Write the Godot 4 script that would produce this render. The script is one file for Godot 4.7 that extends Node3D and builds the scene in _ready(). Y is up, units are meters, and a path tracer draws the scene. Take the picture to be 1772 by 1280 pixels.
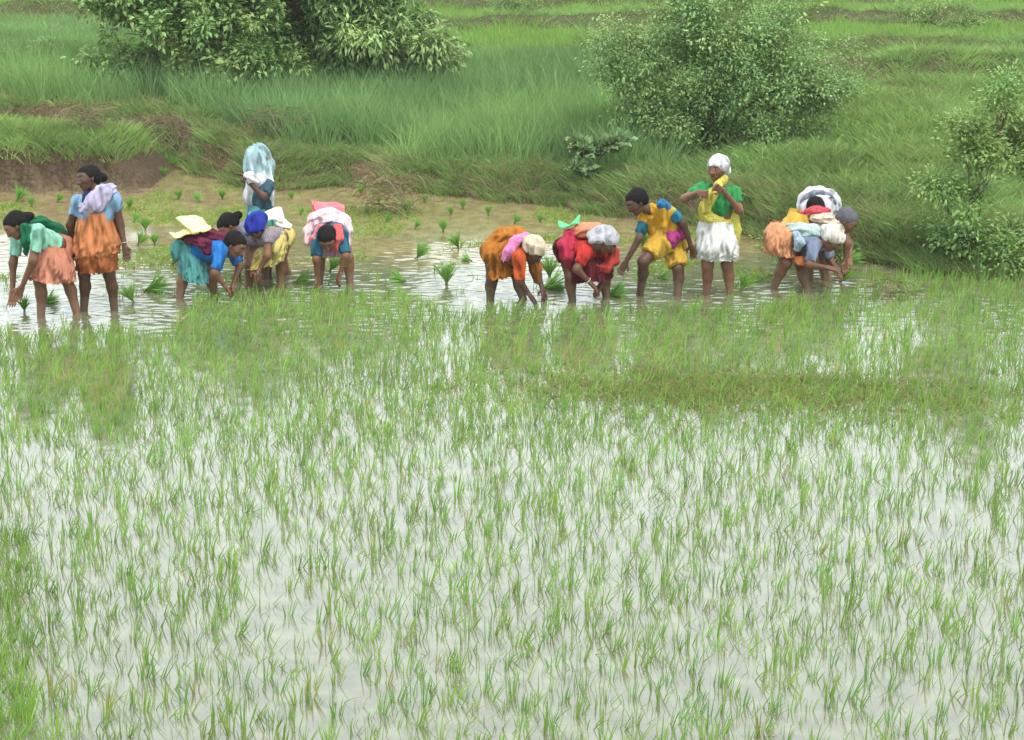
extends Node3D
# Women transplanting rice in a flooded paddy, seen from a road bank under a bright overcast sky.
# y up, metres; the camera stands over the origin and looks towards -z. "d" below is the distance -z.

const F := 3000.0          # focal length in photograph pixels
const CX := 886.0
const CY := 640.0
const CAM_H := 3.9
const TILT := 840.0 / 3000.0

var rng := RandomNumberGenerator.new()
var n_big := FastNoiseLite.new()
var n_mid := FastNoiseLite.new()
var n_fine := FastNoiseLite.new()
var cam_basis := Basis(Vector3.RIGHT, -atan(TILT))
var toe_x := PackedFloat32Array()
var toe_d := PackedFloat32Array()
var M := {}
var taken := {}

# ---------------------------------------------------------------- pixels to places
func ray(px: float, py: float) -> Vector3:
	return cam_basis * Vector3((px - CX) / F, (CY - py) / F, -1.0)

func on_y(px: float, py: float, y := 0.0) -> Vector3:
	var r := ray(px, py)
	return Vector3(0, CAM_H, 0) + r * ((y - CAM_H) / r.y)

func on_z(px: float, py: float, z: float) -> Vector3:
	var r := ray(px, py)
	return Vector3(0, CAM_H, 0) + r * (z / r.z)

# ---------------------------------------------------------------- names and metas
func numbered(called: String) -> String:
	var k: int = taken.get(called, 0)
	taken[called] = k + 1
	return called if k == 0 else "%s_%03d" % [called, k]

func tag(o: Node, label := "", category := "", group := "", kind := "") -> Node:
	if label: o.set_meta("label", label)
	if category: o.set_meta("category", category)
	if group: o.set_meta("group", group)
	if kind: o.set_meta("kind", kind)
	return o

func thing(called: String, at: Vector3, label: String, category: String, group := "") -> Node3D:
	var o := Node3D.new()
	o.name = numbered(called)
	add_child(o)
	o.position = at
	tag(o, label, category, group)
	return o

func put(called: String, mesh: Mesh, mat: Material, parent: Node = null) -> MeshInstance3D:
	var o := MeshInstance3D.new()
	o.mesh = mesh
	o.material_override = mat
	if parent == null:
		o.name = numbered(called)
		add_child(o)
	else:
		o.name = called
		parent.add_child(o, true)
	return o

# ---------------------------------------------------------------- materials
func lin(r: float, g: float, b: float) -> Color:
	return Color(r, g, b).linear_to_srgb()

func noise_tex(freq: float, lo: Color, hi: Color, octaves := 4, size := 512, sd := 1) -> NoiseTexture2D:
	var t := NoiseTexture2D.new()
	var n := FastNoiseLite.new()
	n.seed = sd
	n.noise_type = FastNoiseLite.TYPE_SIMPLEX_SMOOTH
	n.frequency = freq
	n.fractal_octaves = octaves
	t.noise = n
	t.width = size
	t.height = size
	t.seamless = true
	var g := Gradient.new()
	g.set_color(0, lo)
	g.set_color(1, hi)
	t.color_ramp = g
	return t

func normal_tex(freq: float, strength: float, sd := 3, octaves := 4) -> NoiseTexture2D:
	var t := NoiseTexture2D.new()
	var n := FastNoiseLite.new()
	n.seed = sd
	n.frequency = freq
	n.fractal_octaves = octaves
	t.noise = n
	t.width = 512
	t.height = 512
	t.seamless = true
	t.as_normal_map = true
	t.bump_strength = strength
	return t

func leaf_mat(c: Color, through := 0.5, rough := 0.55) -> StandardMaterial3D:
	var m := StandardMaterial3D.new()
	m.albedo_color = c
	m.vertex_color_use_as_albedo = true
	m.roughness = rough
	m.metallic_specular = 0.4
	m.cull_mode = BaseMaterial3D.CULL_DISABLED
	m.backlight_enabled = true
	m.backlight = Color(through, through, through * 0.6)
	return m

func cloth(r: float, g: float, b: float, printed := false) -> StandardMaterial3D:
	var key := "c%.3f_%.3f_%.3f_%s" % [r, g, b, printed]
	if M.has(key): return M[key]
	var m := StandardMaterial3D.new()
	var grey := (r + g + b) / 3.0
	m.albedo_color = lin(lerpf(r, grey, 0.04) * 1.08, lerpf(g, grey, 0.04) * 1.08, lerpf(b, grey, 0.04) * 1.08)
	m.albedo_texture = M.print_tex if printed else M.cloth_tex
	m.uv1_triplanar = true
	m.uv1_scale = Vector3(0.95, 0.17, 0.95)
	m.normal_enabled = true
	m.normal_texture = M.cloth_normal
	m.normal_scale = 1.0
	if printed: m.uv1_scale = Vector3(3.2, 3.2, 3.2)
	if printed: m.normal_enabled = false
	m.roughness = 0.85
	m.metallic_specular = 0.25
	m.rim_enabled = true
	m.rim = 0.25
	m.rim_tint = 0.6
	m.cull_mode = BaseMaterial3D.CULL_DISABLED
	m.backlight_enabled = true
	m.backlight = Color(0.25, 0.25, 0.25)
	M[key] = m
	return m

func plastic(r: float, g: float, b: float) -> StandardMaterial3D:
	var m := StandardMaterial3D.new()
	m.albedo_color = lin(r, g, b)
	m.roughness = 0.35
	m.metallic_specular = 0.5
	m.cull_mode = BaseMaterial3D.CULL_DISABLED
	m.backlight_enabled = true
	m.backlight = Color(0.3, 0.3, 0.3)
	return m

func make_materials() -> void:
	M.cloth_tex = noise_tex(0.02, Color(0.70, 0.69, 0.68), Color(1, 1, 1), 5, 512, 5)
	var pt := noise_tex(0.055, Color(0.45, 0.42, 0.40), Color(1, 1, 1), 1, 512, 9)
	(pt.noise as FastNoiseLite).noise_type = FastNoiseLite.TYPE_CELLULAR
	var pg := Gradient.new()
	pg.interpolation_mode = Gradient.GRADIENT_INTERPOLATE_LINEAR
	pg.set_color(0, Color(1, 1, 0.95))
	pg.set_color(1, Color(0.72, 0.68, 0.68))
	pg.add_point(0.28, Color(1, 1, 0.95))
	pg.add_point(0.36, Color(0.76, 0.72, 0.70))
	pt.color_ramp = pg
	M.print_tex = pt
	M.cloth_normal = normal_tex(0.03, 20.0, 8, 1)
	var s := StandardMaterial3D.new()
	s.vertex_color_use_as_albedo = true
	s.albedo_texture = noise_tex(0.03, Color(0.62, 0.6, 0.58), Color(1, 1, 1), 6, 1024, 11)
	s.uv1_triplanar = true
	s.uv1_world_triplanar = true
	s.uv1_scale = Vector3(0.55, 0.55, 0.55)
	s.normal_enabled = true
	s.normal_texture = normal_tex(0.03, 14.0, 12)
	s.normal_scale = 1.0
	s.roughness = 0.9
	s.metallic_specular = 0.3
	M.soil = s
	var w := StandardMaterial3D.new()
	w.albedo_color = Color(1, 1, 1)
	w.vertex_color_use_as_albedo = true
	w.albedo_texture = noise_tex(0.012, Color(0.70, 0.68, 0.66), Color(1, 1, 1), 5, 1024, 21)
	w.uv1_triplanar = true
	w.uv1_world_triplanar = true
	w.uv1_scale = Vector3(0.31, 0.31, 0.31)
	w.roughness = 0.11
	w.metallic_specular = 1.0
	w.clearcoat_enabled = true
	w.clearcoat = 0.35
	w.clearcoat_roughness = 0.08
	M.water = w
	var k := StandardMaterial3D.new()
	k.vertex_color_use_as_albedo = true
	k.roughness = 0.5
	k.metallic_specular = 0.45
	M.skin = k
	var h := StandardMaterial3D.new()
	h.albedo_color = lin(0.012, 0.010, 0.010)
	h.roughness = 0.75
	h.metallic_specular = 0.2
	M.hair = h
	var hg := StandardMaterial3D.new()
	hg.albedo_color = lin(0.10, 0.10, 0.11)
	hg.roughness = 0.8
	hg.metallic_specular = 0.2
	M.hair_grey = hg
	M.leaf = leaf_mat(Color(1, 1, 1), 0.55)
	M.grass = leaf_mat(Color(1, 1, 1), 0.5, 0.7)
	var b := StandardMaterial3D.new()
	b.albedo_color = lin(0.09, 0.065, 0.04)
	b.roughness = 0.9
	M.bark = b
	var br := StandardMaterial3D.new()
	br.albedo_color = lin(0.65, 0.5, 0.35)
	br.roughness = 0.3
	br.metallic = 0.4
	M.bangle = br

# ---------------------------------------------------------------- terrain
func set_toe() -> void:
	for p in [[-900, 262], [-300, 262], [0, 268], [120, 275], [260, 281], [330, 292], [400, 312], [440, 322], [480, 326], [580, 322], [700, 332], [900, 348], [1000, 358], [1080, 372], [1180, 388], [1300, 404], [1420, 432], [1500, 453], [1600, 464], [1772, 474], [2100, 488], [2600, 500]]:
		var w := on_y(p[0], p[1])
		toe_x.append(w.x)
		toe_d.append(-w.z)

func toe(x: float) -> float:
	if x <= toe_x[0]: return toe_d[0]
	for i in range(1, toe_x.size()):
		if x < toe_x[i]:
			return lerpf(toe_d[i - 1], toe_d[i], (x - toe_x[i - 1]) / (toe_x[i] - toe_x[i - 1]))
	return toe_d[-1]

func bank_s(x: float, d: float) -> float:
	return d - toe(x) + n_mid.get_noise_2d(x * 1.2, d * 1.2) * 0.45 + n_fine.get_noise_2d(x * 1.6, d * 1.6) * 0.12

var islands := [[1060, 668, 0.7, 0.16], [1180, 660, 0.5, 0.14], [1300, 690, 0.7, 0.16], [1420, 705, 0.5, 0.14], [1555, 712, 0.45, 0.12], [1700, 890, 0.35, 0.10], [1160, 962, 0.22, 0.07], [1560, 940, 0.25, 0.08], [1150, 1005, 0.16, 0.06], [95, 1190, 0.08, 0.05], [1480, 935, 0.2, 0.06], [960, 640, 0.4, 0.12], [-20, 1150, 0.22, 0.5], [850, 505, 0.4, 0.15]]
var island_at := []

func mound_h(x: float, d: float) -> float:
	# earth spur on the left, its end towards the inlet
	var ff := 22.75 + n_mid.get_noise_2d(x * 1.5, 3.0) * 0.35
	var end := smoothstep(-4.75, -5.5, x)
	if end <= 0.0 or d < ff - 0.4 or d > 26.0: return -1.0
	var up := smoothstep(ff - 0.05, ff + 0.22, d + n_fine.get_noise_2d(x * 3.0, d * 2.0) * 0.30)
	var back := 1.0 - smoothstep(24.2, 25.6, d)
	return (0.46 + 0.10 * smoothstep(-5.5, -8.0, x) + 0.12 * smoothstep(ff, ff + 1.0, d)) * up * back * pow(end, 0.7)

func height(x: float, d: float) -> float:
	var h: float
	if d < 6.3:
		return lerpf(-0.13, 2.3, smoothstep(6.2, 1.4, d)) + n_mid.get_noise_2d(x, d) * 0.05
	if d > 90.0:
		return 1.1 + n_big.get_noise_2d(x * 0.1, d * 0.1) * 1.2
	var s := bank_s(x, d)
	if s < 0.0:
		h = lerpf(-0.13, 0.03, smoothstep(lerpf(-0.9, -0.45, smoothstep(-4.5, -3.0, x)), -0.02, s)) + n_mid.get_noise_2d(x * 2.0, d * 2.0) * 0.025
		if d > 8.0 and d < 19.0:
			for p in island_at:
				var dx: float = (x - p[0]) / p[2]
				if absf(dx) < 2.0:
					var dd: float = (d - p[1]) / p[3]
					if absf(dd) < 2.0:
						h += (0.125 + 0.09 * n_fine.get_noise_2d(x * 5.0, d * 5.0)) * exp(-(dx * dx + dd * dd) * 1.2)
	else:
		var bh := lerpf(lerpf(0.55, 0.24, smoothstep(-5.0, -3.2, x)), 0.28, smoothstep(0.5, 3.5, x))
		bh *= 1.0 + 0.35 * n_mid.get_noise_2d(x * 0.9 + 40.0, 7.0)
		h = 0.03 + bh * smoothstep(-0.02, 0.42, s + n_fine.get_noise_2d(x * 3.0, d * 3.0) * 0.1) + 0.085 * minf(s, 6.0)
		h += n_mid.get_noise_2d(x * 0.8, d * 0.8) * 0.10 * smoothstep(0.3, 2.0, s) + n_big.get_noise_2d(x * 0.6, d * 0.6) * 0.16 * smoothstep(1.0, 6.0, s)
		# low field bunds farther off
		for q in [[28.6, 0.34, 4.6], [32.4, 0.25, 1.0], [38.6, 0.34, -30.0], [46.5, 0.36, -30.0], [56.0, 0.4, -40.0]]:
			var dq: float = d - q[0] - n_big.get_noise_2d(x * 0.7, q[0]) * 0.8 - (x * 0.10)
			if absf(dq) < 1.6:
				h += q[1] * exp(-dq * dq * 4.5) * smoothstep(q[2] - 1.0, q[2] + 1.0, x)
	return maxf(h, mound_h(x, d))

func axis(parts: Array) -> PackedFloat32Array:
	var a := PackedFloat32Array()
	for p in parts:
		var v: float = p[0]
		while v < p[1] - 1e-4:
			a.append(v)
			v += p[2]
	a.append(parts[-1][1])
	return a

func grid_mesh(xs: PackedFloat32Array, ds: PackedFloat32Array, hs: PackedFloat32Array, cols: PackedColorArray) -> ArrayMesh:
	var nx := xs.size()
	var nd := ds.size()
	var v := PackedVector3Array()
	var n := PackedVector3Array()
	v.resize(nx * nd)
	n.resize(nx * nd)
	for j in nd:
		for i in nx:
			var q := j * nx + i
			v[q] = Vector3(xs[i], hs[q], -ds[j])
			var i0 := maxi(i - 1, 0)
			var i1 := mini(i + 1, nx - 1)
			var j0 := maxi(j - 1, 0)
			var j1 := mini(j + 1, nd - 1)
			var gx := (hs[j * nx + i1] - hs[j * nx + i0]) / (xs[i1] - xs[i0])
			var gd := (hs[j1 * nx + i] - hs[j0 * nx + i]) / (ds[j1] - ds[j0])
			n[q] = Vector3(-gx, 1.0, gd).normalized()
	var idx := PackedInt32Array()
	idx.resize((nx - 1) * (nd - 1) * 6)
	var k := 0
	for j in nd - 1:
		for i in nx - 1:
			var a := j * nx + i
			var b := a + nx
			idx[k] = a; idx[k + 1] = b; idx[k + 2] = a + 1
			idx[k + 3] = a + 1; idx[k + 4] = b; idx[k + 5] = b + 1
			k += 6
	var arr := []
	arr.resize(Mesh.ARRAY_MAX)
	arr[Mesh.ARRAY_VERTEX] = v
	arr[Mesh.ARRAY_NORMAL] = n
	arr[Mesh.ARRAY_INDEX] = idx
	if cols.size(): arr[Mesh.ARRAY_COLOR] = cols
	var m := ArrayMesh.new()
	m.add_surface_from_arrays(Mesh.PRIMITIVE_TRIANGLES, arr)
	return m

func field_bright(x: float, d: float) -> float:
	# young bright green crop on two far field strips
	var dd := d - x * 0.10 - n_big.get_noise_2d(x * 0.7, 36.5) * 0.8
	var a := smoothstep(33.2, 33.6, dd) * (1.0 - smoothstep(37.4, 37.8, dd)) * maxf(smoothstep(-4.5, -3.5, x) * (1.0 - smoothstep(1.0, 1.6, x)), smoothstep(5.0, 6.0, x))
	var b := smoothstep(39.4, 39.8, dd) * (1.0 - smoothstep(45.2, 45.6, dd))
	return maxf(a, b)

func build_ground() -> void:
	for p in islands:
		var w := on_y(p[0], p[1])
		island_at.append([w.x, -w.z, p[2], p[3]])
	var xs := axis([[-1500.0, -400.0, 300.0], [-400.0, -100.0, 75.0], [-100.0, -30.0, 10.0], [-30.0, -12.0, 1.0], [-12.0, 12.0, 0.11], [12.0, 30.0, 1.0], [30.0, 100.0, 10.0], [100.0, 400.0, 75.0], [400.0, 1500.0, 300.0]])
	var ds := axis([[-300.0, 0.0, 60.0], [0.0, 7.0, 0.5], [7.0, 17.0, 0.09], [17.0, 30.0, 0.08], [30.0, 60.0, 0.3], [60.0, 110.0, 2.5], [110.0, 400.0, 40.0], [400.0, 2000.0, 200.0]])
	var hs := PackedFloat32Array()
	var cols := PackedColorArray()
	var mud := Color(0.20, 0.155, 0.09)
	var soil := Color(0.19, 0.14, 0.085)
	var turf := Color(0.10, 0.125, 0.045)
	var crop := Color(0.15, 0.24, 0.04)
	for d in ds:
		for x in xs:
			var h := height(x, d)
			hs.append(h)
			var c := mud
			if d > 6.3 and d < 70.0 and absf(x) < 40.0:
				var s := bank_s(x, d)
				var red := 0.5 + 0.5 * n_mid.get_noise_2d(x * 0.7, d * 0.7)
				c = mud.lerp(soil, smoothstep(-0.1, 0.15, s) * (0.5 + 0.5 * red))
				if mound_h(x, d) > 0.02: c = Color(0.135, 0.095, 0.06)
				c = c.lerp(turf, smoothstep(0.5, 1.3, s + n_fine.get_noise_2d(x * 2.0, d * 2.0) * 0.5) * 0.8)
				c = c.lerp(crop, field_bright(x, d))
			elif d >= 70.0 or absf(x) >= 40.0 or d < 3.0:
				c = turf
			cols.append(c)
	var g := put("ground", grid_mesh(xs, ds, hs, cols), M.soil)
	tag(g, "brown mud banks and grassy slope behind the flooded paddy", "ground", "", "structure")

func ruffle(x: float, d: float) -> float:
	# where the workers wade the water is ruffled; among the seedlings it lies almost still
	var back := 18.9 + n_big.get_noise_2d(x * 1.5, 2.0) * 0.8
	var a := smoothstep(14.9, 15.6, d) * (1.0 - smoothstep(back - 0.3, back + 0.9, d))
	a *= 0.75 + 0.5 * n_mid.get_noise_2d(x * 0.6, d * 0.4)
	return 0.17 + maxf(a, 0.0)

func build_water() -> void:
	var xs := axis([[-60.0, -9.0, 3.0], [-9.0, 9.0, 0.045], [9.0, 60.0, 3.0]])
	var ds := axis([[4.5, 8.0, 0.25], [8.0, 15.0, 0.05], [15.0, 19.4, 0.02], [19.8, 30.0, 0.1]])
	var w1 := FastNoiseLite.new()
	w1.seed = 31
	w1.frequency = 1.0
	w1.fractal_octaves = 1
	var w2 := FastNoiseLite.new()
	w2.seed = 32
	w2.frequency = 1.0
	w2.fractal_octaves = 1
	var hs := PackedFloat32Array()
	var cols := PackedColorArray()
	var clear := Color(0.195, 0.205, 0.12)
	var stirred := Color(0.38, 0.30, 0.15)
	for d in ds:
		for x in xs:
			# mud stirred up between the workers and the bank
			var mud := smoothstep(17.3, 19.6, d + 1.6 * n_mid.get_noise_2d(x * 0.5, d * 0.8) + 0.8 * n_fine.get_noise_2d(x, d))
			cols.append(clear.lerp(stirred, mud))
			if absf(x) > 9.5:
				hs.append(0.0)
				continue
			var a := ruffle(x, d)
			hs.append(a * (0.0030 * w1.get_noise_2d(x * 2.2 + d * 0.3, d * 4.4) + 0.0046 * w2.get_noise_2d(x * 5.0 - d, d * 10.5)))
	var o := put("water", grid_mesh(xs, ds, hs, cols), M.water)
	tag(o, "shallow muddy water of the flooded paddy", "water", "", "structure")

# ---------------------------------------------------------------- blades and leaves
func blade(st: SurfaceTool, root: Vector3, dir: Vector3, bend: Vector3, length: float, width: float, c: Color, seg := 3) -> void:
	# a tapering strip that starts along dir and bends towards bend
	var side := dir.cross(Vector3(rng.randf_range(-1, 1), 0.15, rng.randf_range(-1, 1))).normalized()
	var pl := root - side * width * 0.5
	var pr := root + side * width * 0.5
	var nrm := side.cross(dir).normalized()
	for i in range(1, seg + 1):
		var t := float(i) / seg
		var p := root + (dir * t + bend * t * t) * length
		st.set_color(c)
		if i == seg:
			st.set_normal(nrm)
			st.add_vertex(pl); st.add_vertex(p); st.add_vertex(pr)
		else:
			var w := width * (1.0 - 0.55 * t)
			var a := p - side * w * 0.5
			var b := p + side * w * 0.5
			st.set_normal(nrm)
			st.add_vertex(pl); st.add_vertex(a); st.add_vertex(pr)
			st.add_vertex(pr); st.add_vertex(a); st.add_vertex(b)
			pl = a
			pr = b

func tuft(count: int, spread: float, lean: float, hmin: float, hmax: float, width: float, droop: float, wind: Vector3, c: Color, vary: float, seg := 3) -> ArrayMesh:
	var st := SurfaceTool.new()
	st.begin(Mesh.PRIMITIVE_TRIANGLES)
	for i in count:
		var a := rng.randf() * TAU
		var r := sqrt(rng.randf()) * spread
		var out := Vector3(cos(a), 0, sin(a))
		var dir := (Vector3.UP + out * lean * rng.randf() + wind * rng.randf_range(0.3, 1.0)).normalized()
		var bend := (out * droop * rng.randf_range(0.2, 1.0) + wind * 0.6 + Vector3.DOWN * droop * rng.randf_range(0.0, 0.5))
		var k := 1.0 + rng.randf_range(-vary, vary)
		var y := rng.randf_range(-vary, vary) * 0.35
		blade(st, Vector3(cos(a) * r, -0.02, sin(a) * r), dir, bend, rng.randf_range(hmin, hmax), width * rng.randf_range(0.7, 1.2), Color(c.r * (k + y), c.g * k, c.b * k), seg)
	return st.commit()

func leaf(st: SurfaceTool, at: Vector3, dir: Vector3, nrm: Vector3, length: float, width: float, c: Color) -> void:
	# a folded, slightly drooping leaf of four faces
	var side := dir.cross(nrm).normalized()
	var up := side.cross(dir).normalized()
	var mid := at + dir * length * 0.45 - up * width * 0.10
	var tip := at + dir * length - up * length * 0.22
	var l := at + dir * length * 0.42 - side * width * 0.5 + up * width * 0.12
	var r := at + dir * length * 0.42 + side * width * 0.5 + up * width * 0.12
	st.set_color(c)
	st.set_normal((up - side * 0.3).normalized())
	st.add_vertex(at); st.add_vertex(l); st.add_vertex(mid)
	st.add_vertex(l); st.add_vertex(tip); st.add_vertex(mid)
	st.set_normal((up + side * 0.3).normalized())
	st.add_vertex(at); st.add_vertex(mid); st.add_vertex(r)
	st.add_vertex(mid); st.add_vertex(tip); st.add_vertex(r)

func multi(called: String, meshes: Array, xf: Array, cols: Array, mat: Material, label: String, category: String) -> void:
	# one mass of countless alike plants: one node, a MultiMesh for each variant
	var root: Node3D = null
	if meshes.size() > 1:
		root = thing(called, Vector3.ZERO, label, category)
		root.set_meta("kind", "stuff")
	for v in meshes.size():
		var idx := []
		for i in xf.size():
			if i % meshes.size() == v: idx.append(i)
		if idx.is_empty(): continue
		var mm := MultiMesh.new()
		mm.transform_format = MultiMesh.TRANSFORM_3D
		mm.use_colors = true
		mm.mesh = meshes[v]
		mm.instance_count = idx.size()
		for k in idx.size():
			mm.set_instance_transform(k, xf[idx[k]])
			mm.set_instance_color(k, cols[idx[k]])
		var o := MultiMeshInstance3D.new()
		o.multimesh = mm
		o.material_override = mat
		if root == null:
			o.name = numbered(called)
			add_child(o)
			tag(o, label, category, "", "stuff")
		else:
			o.name = "clumps"
			o.set_meta("kind", "stuff")
			root.add_child(o, true)

func turned(at: Vector3, s: float, sy: float) -> Transform3D:
	return Transform3D(Basis(Vector3.UP, rng.randf() * TAU).scaled(Vector3(s, s * sy, s)), at)

# ---------------------------------------------------------------- slope vegetation
func build_slope() -> void:
	var wind := Vector3(0.18, 0, 0.02)
	var tall := []
	var low := []
	var dry := []
	var crop := []
	for i in 5: tall.append(tuft(24, 0.15, 0.32, 0.28, 0.78, 0.0095, 0.35, wind, Color(1, 1, 1), 0.25, 4))
	for i in 5: low.append(tuft(24, 0.16, 0.85, 0.08, 0.27, 0.011, 0.55, wind * 0.5, Color(1, 1, 1), 0.25, 3))
	for i in 4: dry.append(tuft(20, 0.14, 0.9, 0.12, 0.42, 0.009, 0.9, wind * 0.3, Color(1, 1, 1), 0.3, 3))
	for i in 3: crop.append(tuft(16, 0.2, 0.3, 0.15, 0.28, 0.018, 0.3, wind * 0.5, Color(1, 1, 1), 0.15, 2))
	var tx := []; var tc := []; var lx := []; var lc := []; var dx := []; var dc := []; var cx := []; var cc := []
	var g_tall := Color(0.21, 0.36, 0.13)
	var g_low := Color(0.25, 0.385, 0.10)
	var g_dark := Color(0.165, 0.285, 0.085)
	var g_dry := Color(0.34, 0.30, 0.15)
	for zone in [[16.8, 25.0, 125.0], [25.0, 33.0, 80.0], [33.0, 48.0, 26.0], [48.0, 62.0, 9.0]]:
		var d0: float = zone[0]
		var d1: float = zone[1]
		var wide := d1 * 0.32 + 3.0
		var total := int((d1 - d0) * wide * 2.0 * zone[2])
		for i in total:
			var d := rng.randf_range(d0, d1)
			var x := rng.randf_range(-wide, wide)
			if absf(x) > d * 0.32 + 2.5: continue
			var mh := mound_h(x, d)
			var s := bank_s(x, d)
			var on_mound := mh > 0.35
			if s < -0.03 and not on_mound: continue
			var h := height(x, d)
			if h < 0.025: continue
			var at := Vector3(x, h, -d)
			var patch := n_mid.get_noise_2d(x * 0.55 + 90.0, d * 0.55)
			var patch2 := n_big.get_noise_2d(x * 1.3, d * 1.3 + 50.0)
			var tone := 1.0 + patch * 0.45 + patch2 * 0.25 + rng.randf_range(-0.2, 0.2)
			var tuss := n_fine.get_noise_2d(x * 0.9 + 12.0, d * 0.9)
			tone *= 1.0 + 0.35 * tuss
			var fb := field_bright(x, d)
			if on_mound:
				if h < 0.36 and rng.randf() < 0.75: continue
				lx.append(turned(at, rng.randf_range(0.7, 1.2), 0.95)); lc.append(g_low * tone)
				continue
			if fb > 0.3:
				cx.append(turned(at, rng.randf_range(0.8, 1.2), 1.0)); cc.append(Color(0.21, 0.36, 0.07) * (1.0 + rng.randf_range(-0.1, 0.1)))
				continue
			# bare earth on the steep face, more of it on the left
			if s < 0.55:
				var bare := lerpf(0.72, -0.05, smoothstep(-4.6, -3.4, x)) + patch * 0.5 + 0.4 * exp(-pow((x + 1.8) / 0.6, 2.0))
				if rng.randf() < bare: continue
				if rng.randf() < lerpf(0.6, 0.35, smoothstep(-1.0, 3.0, x)):
					dx.append(turned(at, rng.randf_range(0.5, 0.9), 0.8)); dc.append(g_dry * tone)
				else:
					lx.append(turned(at, rng.randf_range(0.5, 0.9), 0.9)); lc.append((g_low.lerp(g_dark, rng.randf())) * tone)
				continue
			if s < 1.1 and rng.randf() < 0.16 - patch * 0.4:
				dx.append(turned(at, rng.randf_range(0.7, 1.15), 0.9)); dc.append(g_dry.lerp(g_low, rng.randf() * 0.7) * tone)
				continue
			var red_soil := (x > 5.2 and d > 26.8 and d < 29.4 + x * 0.1 and n_mid.get_noise_2d(x * 1.4, d * 0.8 + 9.0) > 0.08)
			if red_soil and rng.randf() < 0.85: continue
			var tallness := smoothstep(0.4, 1.6, s) * (1.0 - smoothstep(7.5, 10.5, s)) * (1.0 - smoothstep(0.6, 2.8, x - (d - 22.0) * 0.15)) + patch2 * 0.45
			if tallness > rng.randf_range(0.25, 0.75):
				var col := g_tall.lerp(g_dark, clampf(0.35 + patch * 0.8, 0.0, 1.0) * 0.6).lerp(g_low, clampf(patch2, 0.0, 1.0) * 0.6)
				tx.append(turned(at, rng.randf_range(0.75, 1.1), rng.randf_range(0.8, 1.1) * (1.0 if d < 30.0 else 0.55))); tc.append(col * tone)
			else:
				var col := g_low.lerp(g_dark, clampf(0.3 + patch * 0.9, 0.0, 1.0))
				if rng.randf() < 0.10: col = col.lerp(g_dry, 0.7)
				lx.append(turned(at, rng.randf_range(0.75, 1.25), rng.randf_range(0.6, 1.1))); lc.append(col * tone)
	for i in 26000:
		var x := rng.randf_range(-9.5, 9.5)
		var d := toe(x) + rng.randf_range(-0.5, 1.1)
		var s := bank_s(x, d)
		if s < -0.12 or s > 0.9 or absf(x) > d * 0.32 + 1.0: continue
		var h := height(x, d)
		if h < 0.0: continue
		var patch := n_mid.get_noise_2d(x * 0.8 + 33.0, d * 0.8)
		var keep := lerpf(0.05, 0.5, smoothstep(-4.8, -3.6, x)) - 0.5 * exp(-pow((x + 1.8) / 0.5, 2.0)) + patch * 0.6
		if rng.randf() > keep: continue
		var tone := 1.0 + rng.randf_range(-0.25, 0.25) + patch * 0.3
		if rng.randf() < 0.25:
			dx.append(turned(Vector3(x, h, -d), rng.randf_range(0.5, 0.9), 0.8)); dc.append(g_dry * tone)
		else:
			lx.append(turned(Vector3(x, h, -d), rng.randf_range(0.55, 1.05), rng.randf_range(0.7, 1.1))); lc.append(g_low.lerp(g_dark, rng.randf()) * tone)
	multi("tall_grass", tall, tx, tc, M.grass, "tall fine blue-green grass leaning on the slope above the mud bank", "grass")
	multi("low_grass", low, lx, lc, M.grass, "low weedy green grass covering the bank and slope", "grass")
	multi("dry_grass", dry, dx, dc, M.grass, "dry brownish grass hanging over the bare bank edge", "grass")
	multi("crop", crop, cx, cc, M.grass, "bright yellow-green young crop on the far field strips", "crop")

func leaf_cluster(count: int, radius: float, length: float, width: float, droop: float, c: Color, vary: float) -> ArrayMesh:
	var st := SurfaceTool.new()
	st.begin(Mesh.PRIMITIVE_TRIANGLES)
	for i in count:
		var o := Vector3(rng.randfn(), rng.randfn() * 0.8, rng.randfn()) * radius * 0.5
		var dir := (o.normalized() + Vector3(rng.randf_range(-0.6, 0.6), rng.randf_range(-0.4, 0.5) - droop, rng.randf_range(-0.6, 0.6))).normalized()
		var k := 1.0 + rng.randf_range(-vary, vary)
		leaf(st, o, dir, (Vector3.UP + Vector3(rng.randfn(), 0, rng.randfn()) * 0.35).normalized(), length * rng.randf_range(0.7, 1.2), width * rng.randf_range(0.75, 1.2), Color(c.r * k * rng.randf_range(0.9, 1.12), c.g * k, c.b * k))
	return st.commit()

func branch_tube(st: SurfaceTool, a: Vector3, b: Vector3, ra: float, rb: float) -> void:
	var ax := (b - a).normalized()
	var u := ax.cross(Vector3(0.3, 0.2, 1)).normalized()
	var v := ax.cross(u)
	for i in 6:
		var t0 := TAU * i / 6.0
		var t1 := TAU * (i + 1) / 6.0
		var d0 := u * cos(t0) + v * sin(t0)
		var d1 := u * cos(t1) + v * sin(t1)
		var q := [a + d0 * ra, a + d1 * ra, b + d1 * rb, b + d0 * rb]
		var nn := [d0, d1, d1, d0]
		for k in [0, 2, 1, 0, 3, 2]:
			st.set_normal(nn[k])
			st.add_vertex(q[k])

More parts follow.
